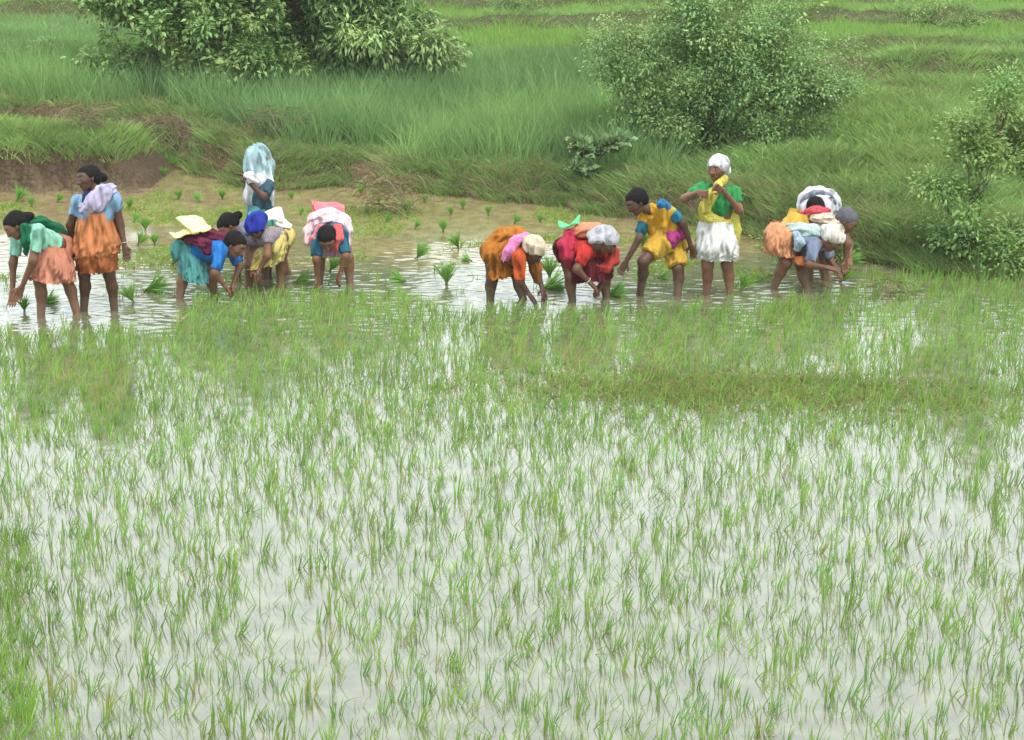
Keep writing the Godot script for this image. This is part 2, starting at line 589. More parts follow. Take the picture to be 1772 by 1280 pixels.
func bush(called: String, at: Vector3, blobs: Array, clusters: int, meshes: Array, tint: Color, label: String, group := "", hollow := 0.45, limb := 1.0) -> void:
	# blobs: [offset, radii]; leaf clusters fill each blob mostly near its surface; limbs run from the base to each blob
	var root := thing(called, at, label, "bush", group)
	var st := SurfaceTool.new()
	st.begin(Mesh.PRIMITIVE_TRIANGLES)
	for b in blobs:
		var c: Vector3 = b[0]
		var elbow := Vector3(c.x * 0.35, c.y * 0.55, c.z * 0.35)
		branch_tube(st, Vector3(c.x * 0.08, -0.15, c.z * 0.08), elbow, 0.035 * limb, 0.024 * limb)
		branch_tube(st, elbow, c, 0.024 * limb, 0.010 * limb)
		for k in 5:
			var e: Vector3 = c + Vector3(rng.randfn(), rng.randf_range(-0.3, 1.0), rng.randfn()) * b[1] * 0.5
			branch_tube(st, c.lerp(elbow, rng.randf() * 0.5), e, 0.010, 0.004)
	put("trunk", st.commit(), M.bark, root)
	# sprays: small elongated tufts of leaf clusters spread over each blob, so that the crown is clumped and open
	var sprays := []
	var vol := 0.0
	for b in blobs: vol += pow(b[1].x * b[1].y * b[1].z, 0.667)
	for b in blobs:
		var n := maxi(3, int(clusters / 16.0 * pow(b[1].x * b[1].y * b[1].z, 0.667) / vol))
		for i in n:
			var dir := Vector3(rng.randfn(), rng.randfn(), rng.randfn()).normalized()
			var r := lerpf(hollow, 1.0, sqrt(rng.randf())) * rng.randf_range(0.8, 1.15)
			if rng.randf() < 0.22: r *= rng.randf_range(1.1, 1.4)
			var p: Vector3 = b[0] + dir * b[1] * r
			if p.y < 0.0: continue
			var out: Vector3 = (dir + Vector3(0, 0.5, 0) + Vector3(rng.randfn(), rng.randfn(), rng.randfn()) * 0.4).normalized()
			sprays.append([p, out, minf(b[1].x, b[1].y) * rng.randf_range(0.22, 0.42), 1.0 + rng.randf_range(-0.2, 0.2), rng.randf_range(-0.12, 0.12)])
	for v in meshes.size():
		var xf := []
		var cl := []
		for sp in sprays:
			for i in int(16.0 / meshes.size()):
				var al := rng.randf_range(-0.7, 1.0)
				var p: Vector3 = sp[0] + sp[1] * al * sp[2] * 1.3 + Vector3(rng.randfn(), rng.randfn(), rng.randfn()) * sp[2] * 0.36 * (1.0 - 0.5 * absf(al))
				if p.y < -0.05: continue
				var bs := Basis(Vector3.UP, rng.randf() * TAU) * Basis(Vector3.RIGHT, rng.randf_range(-0.4, 0.4))
				xf.append(Transform3D(bs.scaled(Vector3.ONE * rng.randf_range(0.75, 1.2)), p))
				var k: float = sp[3] * (1.0 + rng.randf_range(-0.18, 0.18))
				cl.append(Color(tint.r * k * (1.0 + sp[4]), tint.g * k, tint.b * k))
		var mm := MultiMesh.new()
		mm.transform_format = MultiMesh.TRANSFORM_3D
		mm.use_colors = true
		mm.mesh = meshes[v]
		mm.instance_count = xf.size()
		for i in xf.size():
			mm.set_instance_transform(i, xf[i])
			mm.set_instance_color(i, cl[i])
		var o := MultiMeshInstance3D.new()
		o.multimesh = mm
		o.material_override = M.leaf
		o.name = "crown"
		o.set_meta("kind", "stuff")
		root.add_child(o, true)

func ground_at(px: float, py: float, guess := 0.9) -> Vector3:
	# where the sight line through a pixel meets the slope
	var p := on_y(px, py, guess)
	for i in 6: p = on_y(px, py, height(p.x, -p.z))
	return Vector3(p.x, height(p.x, -p.z), p.z)

func build_bushes() -> void:
	var W := Color(1, 1, 1)
	var long_leaf := [leaf_cluster(16, 0.16, 0.14, 0.042, 0.25, W, 0.25), leaf_cluster(16, 0.16, 0.15, 0.042, 0.45, W, 0.25)]
	var broad := [leaf_cluster(17, 0.16, 0.11, 0.05, 0.15, W, 0.25), leaf_cluster(17, 0.16, 0.10, 0.045, 0.3, W, 0.25)]
	var small := [leaf_cluster(26, 0.17, 0.05, 0.028, 0.0, W, 0.16), leaf_cluster(26, 0.19, 0.055, 0.03, 0.1, W, 0.16)]
	var big := [leaf_cluster(5, 0.08, 0.09, 0.06, 0.0, W, 0.2)]
	# thicket at the back on the left: three bushes grown into one another
	var g1 := Color(0.25, 0.39, 0.13)
	var at := ground_at(352, 152)
	bush("broad_leaved_bush", at, [[Vector3(-0.9, 0.9, 0), Vector3(0.75, 0.9, 0.7)], [Vector3(0.1, 0.75, 0.35), Vector3(0.8, 0.75, 0.7)], [Vector3(0.2, 1.7, -0.2), Vector3(1.0, 0.8, 0.8)], [Vector3(1.0, 0.9, 0.2), Vector3(0.7, 0.9, 0.7)], [Vector3(-0.7, 1.9, -0.3), Vector3(0.9, 0.8, 0.8)], [Vector3(0.7, 2.3, -0.4), Vector3(1.0, 0.8, 0.8)]], 2600, broad, g1, "dense dark green bush of broad leaves at one end of the thicket", "thicket on the slope")
	at = ground_at(540, 130)
	bush("brownish_bush", at + Vector3(0, 0, 0.35), [[Vector3(0, 1.1, 0), Vector3(0.75, 0.9, 0.6)], [Vector3(0.3, 1.9, -0.2), Vector3(0.9, 0.8, 0.7)], [Vector3(-0.4, 1.7, 0.0), Vector3(0.7, 0.8, 0.7)], [Vector3(0.5, 0.6, 0.3), Vector3(0.55, 0.5, 0.5)]], 1300, long_leaf, Color(0.33, 0.32, 0.12), "olive brown bush with young reddish leaves in the middle of the thicket", "thicket on the slope")
	at = ground_at(668, 158)
	bush("long_leaved_bush", at, [[Vector3(-0.2, 0.75, 0.1), Vector3(0.7, 0.7, 0.65)], [Vector3(0.55, 0.5, 0.2), Vector3(0.6, 0.48, 0.55)], [Vector3(-0.5, 1.5, 0), Vector3(0.8, 0.7, 0.7)], [Vector3(0.1, 1.35, -0.1), Vector3(0.6, 0.6, 0.6)], [Vector3(-0.3, 2.1, -0.2), Vector3(0.7, 0.6, 0.6)]], 1500, long_leaf, Color(0.28, 0.42, 0.15), "light green bush with long drooping leaves ending the thicket beside open grass", "thicket on the slope")
	# thorny small-leaved bush behind the standing woman in green
	at = ground_at(1230, 262)
	bush("small_leaved_bush", at, [[Vector3(-0.5, 0.9, 0), Vector3(0.75, 0.7, 0.6)], [Vector3(0.3, 1.0, 0.1), Vector3(0.8, 0.75, 0.6)], [Vector3(0.0, 1.65, -0.2), Vector3(0.8, 0.55, 0.6)], [Vector3(1.0, 0.95, -0.1), Vector3(0.65, 0.55, 0.5)], [Vector3(-0.95, 1.35, -0.3), Vector3(0.55, 0.55, 0.5)], [Vector3(0.75, 1.5, -0.3), Vector3(0.6, 0.5, 0.5)], [Vector3(-0.2, 0.45, 0.3), Vector3(0.9, 0.4, 0.5)], [Vector3(1.45, 0.8, -0.3), Vector3(0.45, 0.4, 0.4)]], 2100, small, Color(0.255, 0.39, 0.14), "wide rounded bush of tiny leaves behind the woman in the white skirt", "", 0.3)
	# slender shrub at the water's edge on the right
	at = on_y(1675, 466, 0.05)
	bush("slender_shrub", at, [[Vector3(-0.05, 0.35, 0), Vector3(0.30, 0.35, 0.3)], [Vector3(0.0, 0.85, 0), Vector3(0.24, 0.4, 0.25)], [Vector3(0.1, 1.3, 0), Vector3(0.18, 0.35, 0.2)], [Vector3(0.32, 1.65, -0.1), Vector3(0.14, 0.25, 0.15)], [Vector3(0.45, 0.4, -0.1), Vector3(0.35, 0.35, 0.3)], [Vector3(-0.35, 0.75, 0), Vector3(0.13, 0.3, 0.15)], [Vector3(-0.12, 1.45, 0.0), Vector3(0.10, 0.25, 0.12)]], 190, small, Color(0.24, 0.37, 0.11), "slender upright shrub with thin stems at the water edge", "", 0.05, 0.25)
	at = ground_at(1745, 300, 0.6)
	bush("leafy_weed_bush", at, [[Vector3(0, 0.35, 0), Vector3(0.5, 0.35, 0.4)], [Vector3(0.5, 0.5, 0), Vector3(0.5, 0.45, 0.4)]], 360, small, Color(0.17, 0.27, 0.07), "low pale green bush behind the slender shrub", "", 0.2)
	# pale broad-leaved weed left of the small-leaved bush
	at = ground_at(1022, 292, 0.6)
	bush("milkweed", at, [[Vector3(-0.05, 0.15, 0), Vector3(0.2, 0.14, 0.16)], [Vector3(0.12, 0.38, 0), Vector3(0.16, 0.16, 0.14)], [Vector3(0.28, 0.5, -0.05), Vector3(0.14, 0.12, 0.12)], [Vector3(-0.1, 0.5, -0.1), Vector3(0.10, 0.12, 0.1)]], 48, big, Color(0.20, 0.30, 0.13), "small weed with large pale grey-green leaves on the grassy slope", "", 0.0, 0.3)
	# darker scrub here and there on the slope
	for q in [[60, 120, 0.5, 0.35, "low dark green scrub in the tall grass beside the thicket"], [1400, 330, 0.4, 0.3, "low scrub at the bank edge behind the three stooping workers"], [905, 35, 0.5, 0.55, "dark scrub clump at the end of the bright green field strip"], [1640, 60, 1.2, 0.5, "wide low scrub mound on the far field bund"]]:
		at = ground_at(q[0], q[1])
		bush("scrub", at, [[Vector3(-q[2] * 0.4, q[3] * 0.6, 0), Vector3(q[2] * 0.7, q[3] * 0.7, 0.4)], [Vector3(q[2] * 0.5, q[3] * 0.5, 0), Vector3(q[2] * 0.6, q[3] * 0.6, 0.4)]], 220, small, Color(0.24, 0.35, 0.11), q[4], "scrub on the slope", 0.2)

func dry_clump(px: float, py: float, size: float, label: String) -> void:
	# withered grass hanging over a hollow in the bank
	var at := ground_at(px, py, 0.2)
	var st := SurfaceTool.new()
	st.begin(Mesh.PRIMITIVE_TRIANGLES)
	for i in 190:
		var a := rng.randf() * TAU
		var out := Vector3(cos(a), 0, absf(sin(a)) * 0.8 + 0.1)
		var k := rng.randf_range(0.5, 1.3)
		var c := Color(0.22, 0.155, 0.09) if rng.randf() < 0.8 else Color(0.19, 0.24, 0.08)
		blade(st, Vector3(rng.randfn() * 0.28, rng.randf_range(0.15, 0.62), rng.randfn() * 0.12), (out + Vector3.UP * rng.randf_range(0.1, 0.9)).normalized(), Vector3.DOWN * rng.randf_range(0.5, 1.5), rng.randf_range(0.25, 0.6), 0.016, Color(c.r * k, c.g * k, c.b * k), 5)
	var root := thing("dry_grass_clump", at, label, "grass clump")
	root.scale = Vector3.ONE * size
	put("stems", st.commit(), M.grass, root)

# ---------------------------------------------------------------- rice
func planted(x: float, d: float) -> float:
	# 1 where rice has been set out; the far edge wavers with the row of workers
	var px := CX + x / d * F * 1.0
	var edge := 15.7
	if px < 260.0: edge = 15.25
	elif px < 330.0: edge = lerpf(15.25, 16.7, (px - 260.0) / 70.0)
	elif px < 700.0: edge = 16.7
	elif px < 780.0: edge = lerpf(16.7, 16.1, (px - 700.0) / 80.0)
	elif px < 1270.0: edge = 16.1
	elif px < 1500.0: edge = lerpf(16.1, 16.7, (px - 1270.0) / 230.0)
	else: edge = 17.6
	return 1.0 if d < edge + n_mid.get_noise_2d(x * 2.0, d) * 0.25 else 0.0

func build_rice() -> void:
	var wind := Vector3(0.16, 0, 0.0)
	var kinds := []
	for i in 10: kinds.append(tuft(rng.randi_range(6, 9), 0.018, 0.24, 0.11, 0.215, 0.0080, 0.17, wind, Color(1, 1, 1), 0.2, 4))
	for i in 3: kinds.append(tuft(rng.randi_range(4, 6), 0.02, 0.6, 0.10, 0.20, 0.007, 0.45, wind, Color(1, 1, 1), 0.25, 4))
	var spots := []
	var d := 6.4
	var row := 0
	while d < 18.0:
		var gap := 0.097
		if d > 11.8: gap = 0.074
		d += gap
		row += 1
		var x := -d * 0.34 - 0.6
		while x < d * 0.34 + 0.6:
			x += gap * rng.randf_range(0.7, 1.5)
			var xx := x + rng.randfn() * 0.02
			var dd := d + rng.randfn() * 0.035
			var gapn := n_mid.get_noise_2d(xx * 0.9 + 7.0, dd * 0.7)
			if gapn < -0.2 and rng.randf() < 0.3 and dd < 12.0: continue
			if planted(xx, dd) < 0.5 and rng.randf() > 0.02: continue
			var h := minf(height(xx, dd), 0.0)
			spots.append([Vector3(xx, maxf(h, -0.03), -dd), dd])
	# a thicker strip of rice along one side of the near field
	for i in 260:
		var w := on_y(rng.randf_range(-90.0, 50.0), rng.randf_range(900.0, 1290.0))
		spots.append([Vector3(w.x, -0.03, w.z), -w.z])
	spots.sort_custom(func(a, b): return a[1] < b[1])
	var xf := []
	var cl := []
	var single := 0
	var leafs := []
	for t in 4:
		var m: StandardMaterial3D = M.leaf.duplicate()
		m.albedo_color = [lin(0.20, 0.37, 0.075), lin(0.25, 0.39, 0.07), lin(0.165, 0.345, 0.085), lin(0.34, 0.33, 0.10)][t]
		leafs.append(m)
	for i in spots.size():
		var at: Vector3 = spots[i][0]
		var d_here: float = spots[i][1]
		var s := rng.randf_range(0.65, 1.2)
		var b := Basis(Vector3.UP, rng.randf_range(-0.9, 0.9)).scaled(Vector3(s, s * rng.randf_range(0.85, 1.1), s))
		if d_here > 11.8: b = b.scaled(Vector3(1.0, 0.88, 1.0))
		if rng.randf() < 0.5: b = b * Basis(Vector3.FORWARD, rng.randf_range(-0.25, 0.35))
		var inside := absf(at.x) < d_here * 0.295 and d_here > 7.55
		if single < 300 and inside:
			var o := put("rice_seedling", kinds[i % kinds.size()], leafs[3 if rng.randf() < 0.03 else i % 3])
			o.transform = Transform3D(b, at)
			tag(o, "young rice seedling with slender arching blades standing alone in open water", "rice seedling", "rice seedlings set out in the open water")
			single += 1
		else:
			xf.append(Transform3D(b, at))
			var tone := 1.0 + rng.randf_range(-0.22, 0.22) + 0.2 * n_mid.get_noise_2d(at.x, at.z)
			cl.append(Color(0.185, 0.36, 0.075).lerp(Color(0.25, 0.39, 0.075), rng.randf()).lerp(Color(0.35, 0.33, 0.11), 0.8 if rng.randf() < 0.03 else 0.0) * tone)
	multi("rice_crop", kinds, xf, cl, M.leaf, "field of newly transplanted green rice seedlings standing in the water", "rice")
	# stray short sprouts in the brown water behind the workers
	var short := []
	for i in 4: short.append(tuft(9, 0.07, 1.2, 0.06, 0.15, 0.014, 0.6, wind, Color(1, 1, 1), 0.2, 2))
	var sx := []
	var sc := []
	for i in 12000:
		var dd := rng.randf_range(17.2, 25.5)
		var x := rng.randf_range(-dd * 0.33, dd * 0.33)
		var s := bank_s(x, dd)
		if s > 0.1 or mound_h(x, dd) > 0.0: continue
		var p := n_mid.get_noise_2d(x * 1.1 + 20.0, dd * 0.9)
		if p < 0.10 + 0.05 * absf(dd - 21.0): continue
		if planted(x, dd) > 0.5: continue
		sx.append(turned(Vector3(x, -0.012, -dd), rng.randf_range(0.6, 1.2), 0.8))
		sc.append(Color(0.22, 0.36, 0.05) * rng.randf_range(0.75, 1.1))
	# weedy low growth on the shallow mud ridge that crosses the planted rice
	for i in 1600:
		var w := on_y(rng.randfn() * 250.0 + 1290.0, rng.randfn() * 22.0 + 672.0)
		var ridge := (w.x - 1.2) * 0.10
		w.z += ridge
		sx.append(turned(Vector3(w.x, -0.01, w.z), rng.randf_range(0.5, 0.95), 0.9))
		sc.append(Color(0.25, 0.33, 0.08).lerp(Color(0.30, 0.28, 0.11), rng.randf()) * rng.randf_range(0.75, 1.1))
	multi("rice_sprouts", short, sx, sc, M.leaf, "short green sprouts scattered over the brown water and the shallow mud ridge", "rice")

func bundle(px: float, py: float, size: float, style: String, label: String, group := "", air := 0.0, turn := 0.0) -> void:
	# a tied handful of uprooted seedlings: standing, leaning or lying in the water
	size *= 0.98
	var at := on_y(px, py, air)
	var st := SurfaceTool.new()
	st.begin(Mesh.PRIMITIVE_TRIANGLES)
	var c := Color(0.135, 0.32, 0.05)
	var n := 110
	for i in n:
		var a := rng.randf() * TAU
		var out := Vector3(cos(a), 0, sin(a))
		var k := rng.randf_range(0.75, 1.35)
		var col := Color(c.r * k * rng.randf_range(0.9, 1.3), c.g * k, c.b * k)
		blade(st, out * 0.025 * sqrt(rng.randf()), (Vector3.UP + out * rng.randf_range(0.0, 0.55)).normalized(), out * rng.randf_range(0.0, 0.35) + Vector3.DOWN * rng.randf_range(0.0, 0.2), rng.randf_range(0.6, 1.05), 0.045, col, 4)
	for i in 16:
		var a := rng.randf() * TAU
		blade(st, Vector3(cos(a), 0, sin(a)) * 0.03, (Vector3.DOWN + Vector3(cos(a), 0, sin(a)) * 0.5).normalized(), Vector3.ZERO, 0.16, 0.03, Color(0.12, 0.09, 0.05), 2)
	var root := thing("seedling_bundle", at, label, "seedling bundle", group)
	var o := put("seedlings", st.commit(), M.leaf, root)
	var b := Basis(Vector3.UP, turn)
	if style == "lean": b = Basis(Vector3.BACK, -0.35 if turn <= 0.0 else 0.35)
	if style == "lie": b = Basis(Vector3.UP, turn) * Basis(Vector3.BACK, -1.32)
	if style == "heap": b = Basis(Vector3.UP, turn) * Basis(Vector3.BACK, -0.6)
	o.transform = Transform3D(b.scaled(Vector3.ONE * size), Vector3(0, size * (0.06 if style == "lie" else 0.10), 0))
	var tm := TorusMesh.new()
	tm.inner_radius = 0.026
	tm.outer_radius = 0.042
	tm.rings = 12
	tm.ring_segments = 6
	var band := put("binding", tm, M.bark, root)
	band.transform = Transform3D(b.scaled(Vector3.ONE * size), o.position + b * Vector3(0, 0.10 * size, 0))

func build_bundles() -> void:
	var back := "small tuft of green seedlings standing in the brown water near the bank"
	var inlet := "small tuft of green seedlings on the wet mud of the inlet behind the earth spur"
	var side := "small tuft of green seedlings in the water between the earth spur and the two women"
	var gb := "seedling tufts waiting in the brown water"
	for q in [[625, 338, 0.20], [705, 370, 0.21], [735, 352, 0.14], [801, 362, 0.15], [719, 396, 0.14], [767, 402, 0.17], [890, 388, 0.15], [225, 362, 0.16], [232, 385, 0.15], [252, 400, 0.19], [240, 425, 0.19], [268, 424, 0.16], [30, 350, 0.24], [300, 292, 0.18], [340, 290, 0.16], [284, 306, 0.16], [385, 345, 0.16], [345, 350, 0.16], [310, 345, 0.16], [655, 352, 0.13], [668, 385, 0.14], [690, 345, 0.12], [845, 372, 0.14], [780, 372, 0.12], [640, 372, 0.13], [505, 345, 0.13], [520, 372, 0.13], [935, 385, 0.12], [215, 402, 0.15], [55, 358, 0.15], [100, 350, 0.14]]:
		bundle(q[0], q[1], q[2], "stand" if rng.randf() < 0.6 else "heap", inlet if q[1] < 310 and q[0] < 400 else (side if q[0] < 280 else back), gb, 0.0, rng.randf() * 3.0)
	bundle(773, 494, 0.25, "stand", "upright seedling bundle alone in white water between the two groups of workers")
	bundle(793, 431, 0.21, "lean", "leaning seedling bundle in brown water behind the upright bundle", "", 0.0, 1.0)
	bundle(722, 449, 0.23, "heap", "bushy seedling bundle leaning where brown and white water meet", "", 0.0, 0.3)
	bundle(815, 452, 0.15, "lie", "flattened seedling heap beside the woman in mustard", "", 0.0, 2.8)
	bundle(230, 524, 0.22, "lean", "dark seedling bundle leaning beside the woman in the orange skirt", "", 0.0, 1.0)
	bundle(252, 506, 0.30, "lie", "long seedling bundle lying in the water beside the leaning dark bundle", "", 0.0, 0.1)
	bundle(75, 526, 0.20, "lie", "seedling bundle lying behind the legs of the woman in green", "", 0.0, 0.3)
	bundle(43, 540, 0.18, "stand", "seedling bundle standing under the hands of the woman in green")
	bundle(300, 460, 0.24, "heap", "seedling heap behind the woman in the teal skirt", "", 0.0, 0.5)
	bundle(572, 470, 0.20, "heap", "seedling heap between the legs of the woman under pink cloth", "", 0.0, 0.4)
	bundle(510, 490, 0.20, "lie", "seedling bundle lying beside the woman with the blue head cloth", "", 0.0, 0.2)
	bundle(700, 488, 0.20, "lie", "thin seedling bundle lying at the edge of the planted rice", "", 0.0, 2.9)
	bundle(951, 482, 0.26, "stand", "bright seedling bundle standing between the woman in mustard and the woman in red")
	bundle(942, 501, 0.32, "lie", "seedling bundle lying before the hands of the woman in mustard", "", 0.0, 0.2)
	bundle(1052, 512, 0.26, "lie", "seedling bundle lying at the feet of the woman in red", "", 0.0, -0.2)
	bundle(1112, 428, 0.24, "stand", "seedling bundle standing behind the worker in yellow")
	bundle(1282, 503, 0.22, "heap", "seedling bundle beside the legs of the woman in the white skirt", "", 0.0, 0.3)
	bundle(1345, 462, 0.17, "heap", "seedling tuft behind the legs of the woman in the peach skirt", "", 0.0, 0.5)
	bundle(1455, 490, 0.24, "heap", "seedling heap under the hands of the woman with the white head cloth", "", 0.0, 0.2)
	bundle(1140, 482, 0.14, "lie", "small seedling bundle lying between the legs of the worker in yellow", "", 0.0, 0.1)
	bundle(602, 470, 0.19, "lean", "seedlings held in the hand of the woman under pink cloth", "", 0.12, 1.0)
	bundle(1462, 456, 0.24, "lie", "seedling bunch held by the grey haired worker", "", 0.16, 0.3)

# ---------------------------------------------------------------- bodies: smooth joined capsules, meshed as surface nets
func add_surface_net(st: SurfaceTool, prims: Array, cell: float, k: float, amp := 0.0, freq := 8.0, paint = null) -> void:
	# prims: [a, b, ra, rb, flat_end]
	var lo := Vector3(1e9, 1e9, 1e9)
	var hi := -lo
	for p in prims:
		var r: float = maxf(p[2], p[3]) + 3.0 * k + amp + cell * 2.0
		for q in 2:
			lo = lo.min(p[q] - Vector3.ONE * r)
			hi = hi.max(p[q] + Vector3.ONE * r)
	var nx := int((hi.x - lo.x) / cell) + 2
	var ny := int((hi.y - lo.y) / cell) + 2
	var nz := int((hi.z - lo.z) / cell) + 2
	var f := PackedFloat32Array()
	f.resize(nx * ny * nz)
	for p in prims:
		var a: Vector3 = p[0]
		var b: Vector3 = p[1]
		var ra: float = p[2]
		var rb: float = p[3]
		var flat: bool = p.size() > 4 and p[4]
		var squash: bool = p.size() > 5
		var sn: Vector3 = p[5] if squash else Vector3.UP
		var sf: float = p[6] - 1.0 if squash else 0.0
		var fold: float = p[7] if p.size() > 7 else 0.0
		var ph: float = p[8] if p.size() > 8 else 0.0
		var e1 := (b - a).cross(Vector3(0.31, 0.13, 0.9)).normalized()
		var e2 := e1.cross(b - a).normalized()
		var r := maxf(ra, rb) + 3.0 * k + amp
		var mn := (a.min(b) - Vector3.ONE * r - lo) / cell
		var mx := (a.max(b) + Vector3.ONE * r - lo) / cell
		var ab := b - a
		var l2 := maxf(ab.length_squared(), 1e-9)
		var l := sqrt(l2)
		var dr := rb - ra
		for iz in range(int(mn.z), mini(int(mx.z) + 1, nz)):
			for iy in range(int(mn.y), mini(int(mx.y) + 1, ny)):
				var q := (iz * ny + iy) * nx
				for ix in range(int(mn.x), mini(int(mx.x) + 1, nx)):
					var v := lo + Vector3(ix, iy, iz) * cell - a
					var t := v.dot(ab) / l2
					var tc := clampf(t, 0.0, 1.0)
					var rad := v - ab * tc
					if squash: rad += sn * (rad.dot(sn) * sf)
					var dd := rad.length() - ra - dr * tc
					if fold > 0.0 and dd < 3.0 * k + fold:
						var an := atan2(rad.dot(e1), rad.dot(e2))
						dd += fold * (absf(sin(3.0 * an + ph + 0.8 * tc)) * 1.4 - 0.9 + 0.4 * sin(7.0 * an - ph * 2.0))
					if flat and t > 1.0: dd = maxf((v - ab * t).length() - rb, (t - 1.0) * l)
					if dd < 3.0 * k: f[q + ix] += exp(-dd / k)
	# distances
	var noise := n_fine
	for iz in nz:
		for iy in ny:
			var q := (iz * ny + iy) * nx
			for ix in nx:
				var s := f[q + ix]
				if s < 0.05:
					f[q + ix] = 3.0 * k
				else:
					var dd := -k * log(s)
					if amp > 0.0 and absf(dd) < amp * 2.0 + cell * 2.0:
						var w := lo + Vector3(ix, iy, iz) * cell
						dd += amp * (2.4 * absf(noise.get_noise_3d(w.x * freq, w.y * freq * 0.5, w.z * freq)) - 0.5)
					f[q + ix] = dd
	var ids := {}
	var vs := PackedVector3Array()
	var sy := nx
	var sz := nx * ny
	var offs := [0, 1, sy, sy + 1, sz, sz + 1, sz + sy, sz + sy + 1]
	var edges := [[0, 1], [2, 3], [4, 5], [6, 7], [0, 2], [1, 3], [4, 6], [5, 7], [0, 4], [1, 5], [2, 6], [3, 7]]
	var corner := [Vector3(0, 0, 0), Vector3(1, 0, 0), Vector3(0, 1, 0), Vector3(1, 1, 0), Vector3(0, 0, 1), Vector3(1, 0, 1), Vector3(0, 1, 1), Vector3(1, 1, 1)]
	for iz in nz - 1:
		for iy in ny - 1:
			var q0 := (iz * ny + iy) * nx
			for ix in nx - 1:
				var q := q0 + ix
				var neg := f[q] < 0.0
				if (f[q + 1] < 0.0) == neg and (f[q + sy] < 0.0) == neg and (f[q + sz] < 0.0) == neg and (f[q + sy + 1] < 0.0) == neg and (f[q + sz + 1] < 0.0) == neg and (f[q + sz + sy] < 0.0) == neg and (f[q + sz + sy + 1] < 0.0) == neg: continue
				var sum := Vector3.ZERO
				var n := 0
				for e in edges:
					var fa := f[q + offs[e[0]]]
					var fb := f[q + offs[e[1]]]
					if (fa < 0.0) != (fb < 0.0):
						sum += corner[e[0]].lerp(corner[e[1]], fa / (fa - fb))
						n += 1
				ids[q] = vs.size()
				vs.append(lo + (Vector3(ix, iy, iz) + sum / n) * cell)
	var nrm := PackedVector3Array()
	nrm.resize(vs.size())
	var tris := PackedInt32Array()
	for q in ids:
		var neg := f[q] < 0.0
		for ax in 3:
			var step: int = [1, sy, sz][ax]
			if (f[q + step] < 0.0) == neg: continue
			var u: int = [sy, sz, 1][ax]
			var w: int = [sz, 1, sy][ax]
			if not (ids.has(q - u) and ids.has(q - w) and ids.has(q - u - w)): continue
			var A: int = ids[q]
			var B: int = ids[q - u]
			var C: int = ids[q - u - w]
			var D: int = ids[q - w]
			if neg:
				tris.append_array([A, C, B, A, D, C])
			else:
				tris.append_array([A, B, C, A, C, D])
	for t in range(0, tris.size(), 3):
		var fn := (vs[tris[t + 2]] - vs[tris[t]]).cross(vs[tris[t + 1]] - vs[tris[t]])
		for j in 3: nrm[tris[t + j]] += fn
	var cols := PackedColorArray()
	cols.resize(vs.size())
	for i in vs.size(): cols[i] = paint.call(vs[i]) if paint != null else Color(1, 1, 1)
	for t in tris:
		st.set_color(cols[t])
		st.set_normal(nrm[t].normalized())
		st.add_vertex(vs[t])

func net(prims: Array, cell := 0.014, k := 0.014, amp := 0.0, freq := 8.0) -> ArrayMesh:
	var st := SurfaceTool.new()
	st.begin(Mesh.PRIMITIVE_TRIANGLES)
	add_surface_net(st, prims, cell, k, amp, freq)
	return st.commit()

func chain_prims(pts: Array) -> Array:
	# [[position, radius], ...]
	var out := []
	for i in pts.size() - 1:
		out.append([pts[i][0], pts[i + 1][0], pts[i][1], pts[i + 1][1]])
	return out

func hand_prims(wrist: Vector3, dir: Vector3, palm: Vector3, curl: float, mirror: float) -> Array:
	var side := dir.cross(palm).normalized() * mirror
	var out := []
	for s in [-0.022, 0.0, 0.022]:
		out.append([wrist + side * s * 0.6, wrist + dir * 0.075 + side * s, 0.017, 0.014])
	var lens := [0.062, 0.072, 0.067, 0.052]
	for i in 4:
		var root := wrist + dir * 0.078 + side * (0.031 - 0.0205 * i)
		var spread := dir + side * (0.12 - 0.08 * i)
		var d1 := (spread.normalized().rotated(side.normalized(), 0.0) * cos(curl * 0.6) + palm * sin(curl * 0.6)).normalized()
		var d2 := (dir * cos(curl * 1.5) + palm * sin(curl * 1.5)).normalized()
		var mid: Vector3 = root + d1 * lens[i] * 0.55
		out.append([root, mid, 0.0092, 0.0085])
		out.append([mid, mid + d2 * lens[i] * 0.5, 0.0083, 0.0068])
	var tr := wrist + dir * 0.025 + side * 0.026
	var tm := tr + (dir * 0.6 + side * 0.8 + palm * 0.3).normalized() * 0.036
	out.append([tr, tm, 0.013, 0.0105])
	out.append([tm, tm + (dir * 0.85 + side * 0.15 + palm * 0.4).normalized() * 0.030, 0.010, 0.008])
	return out

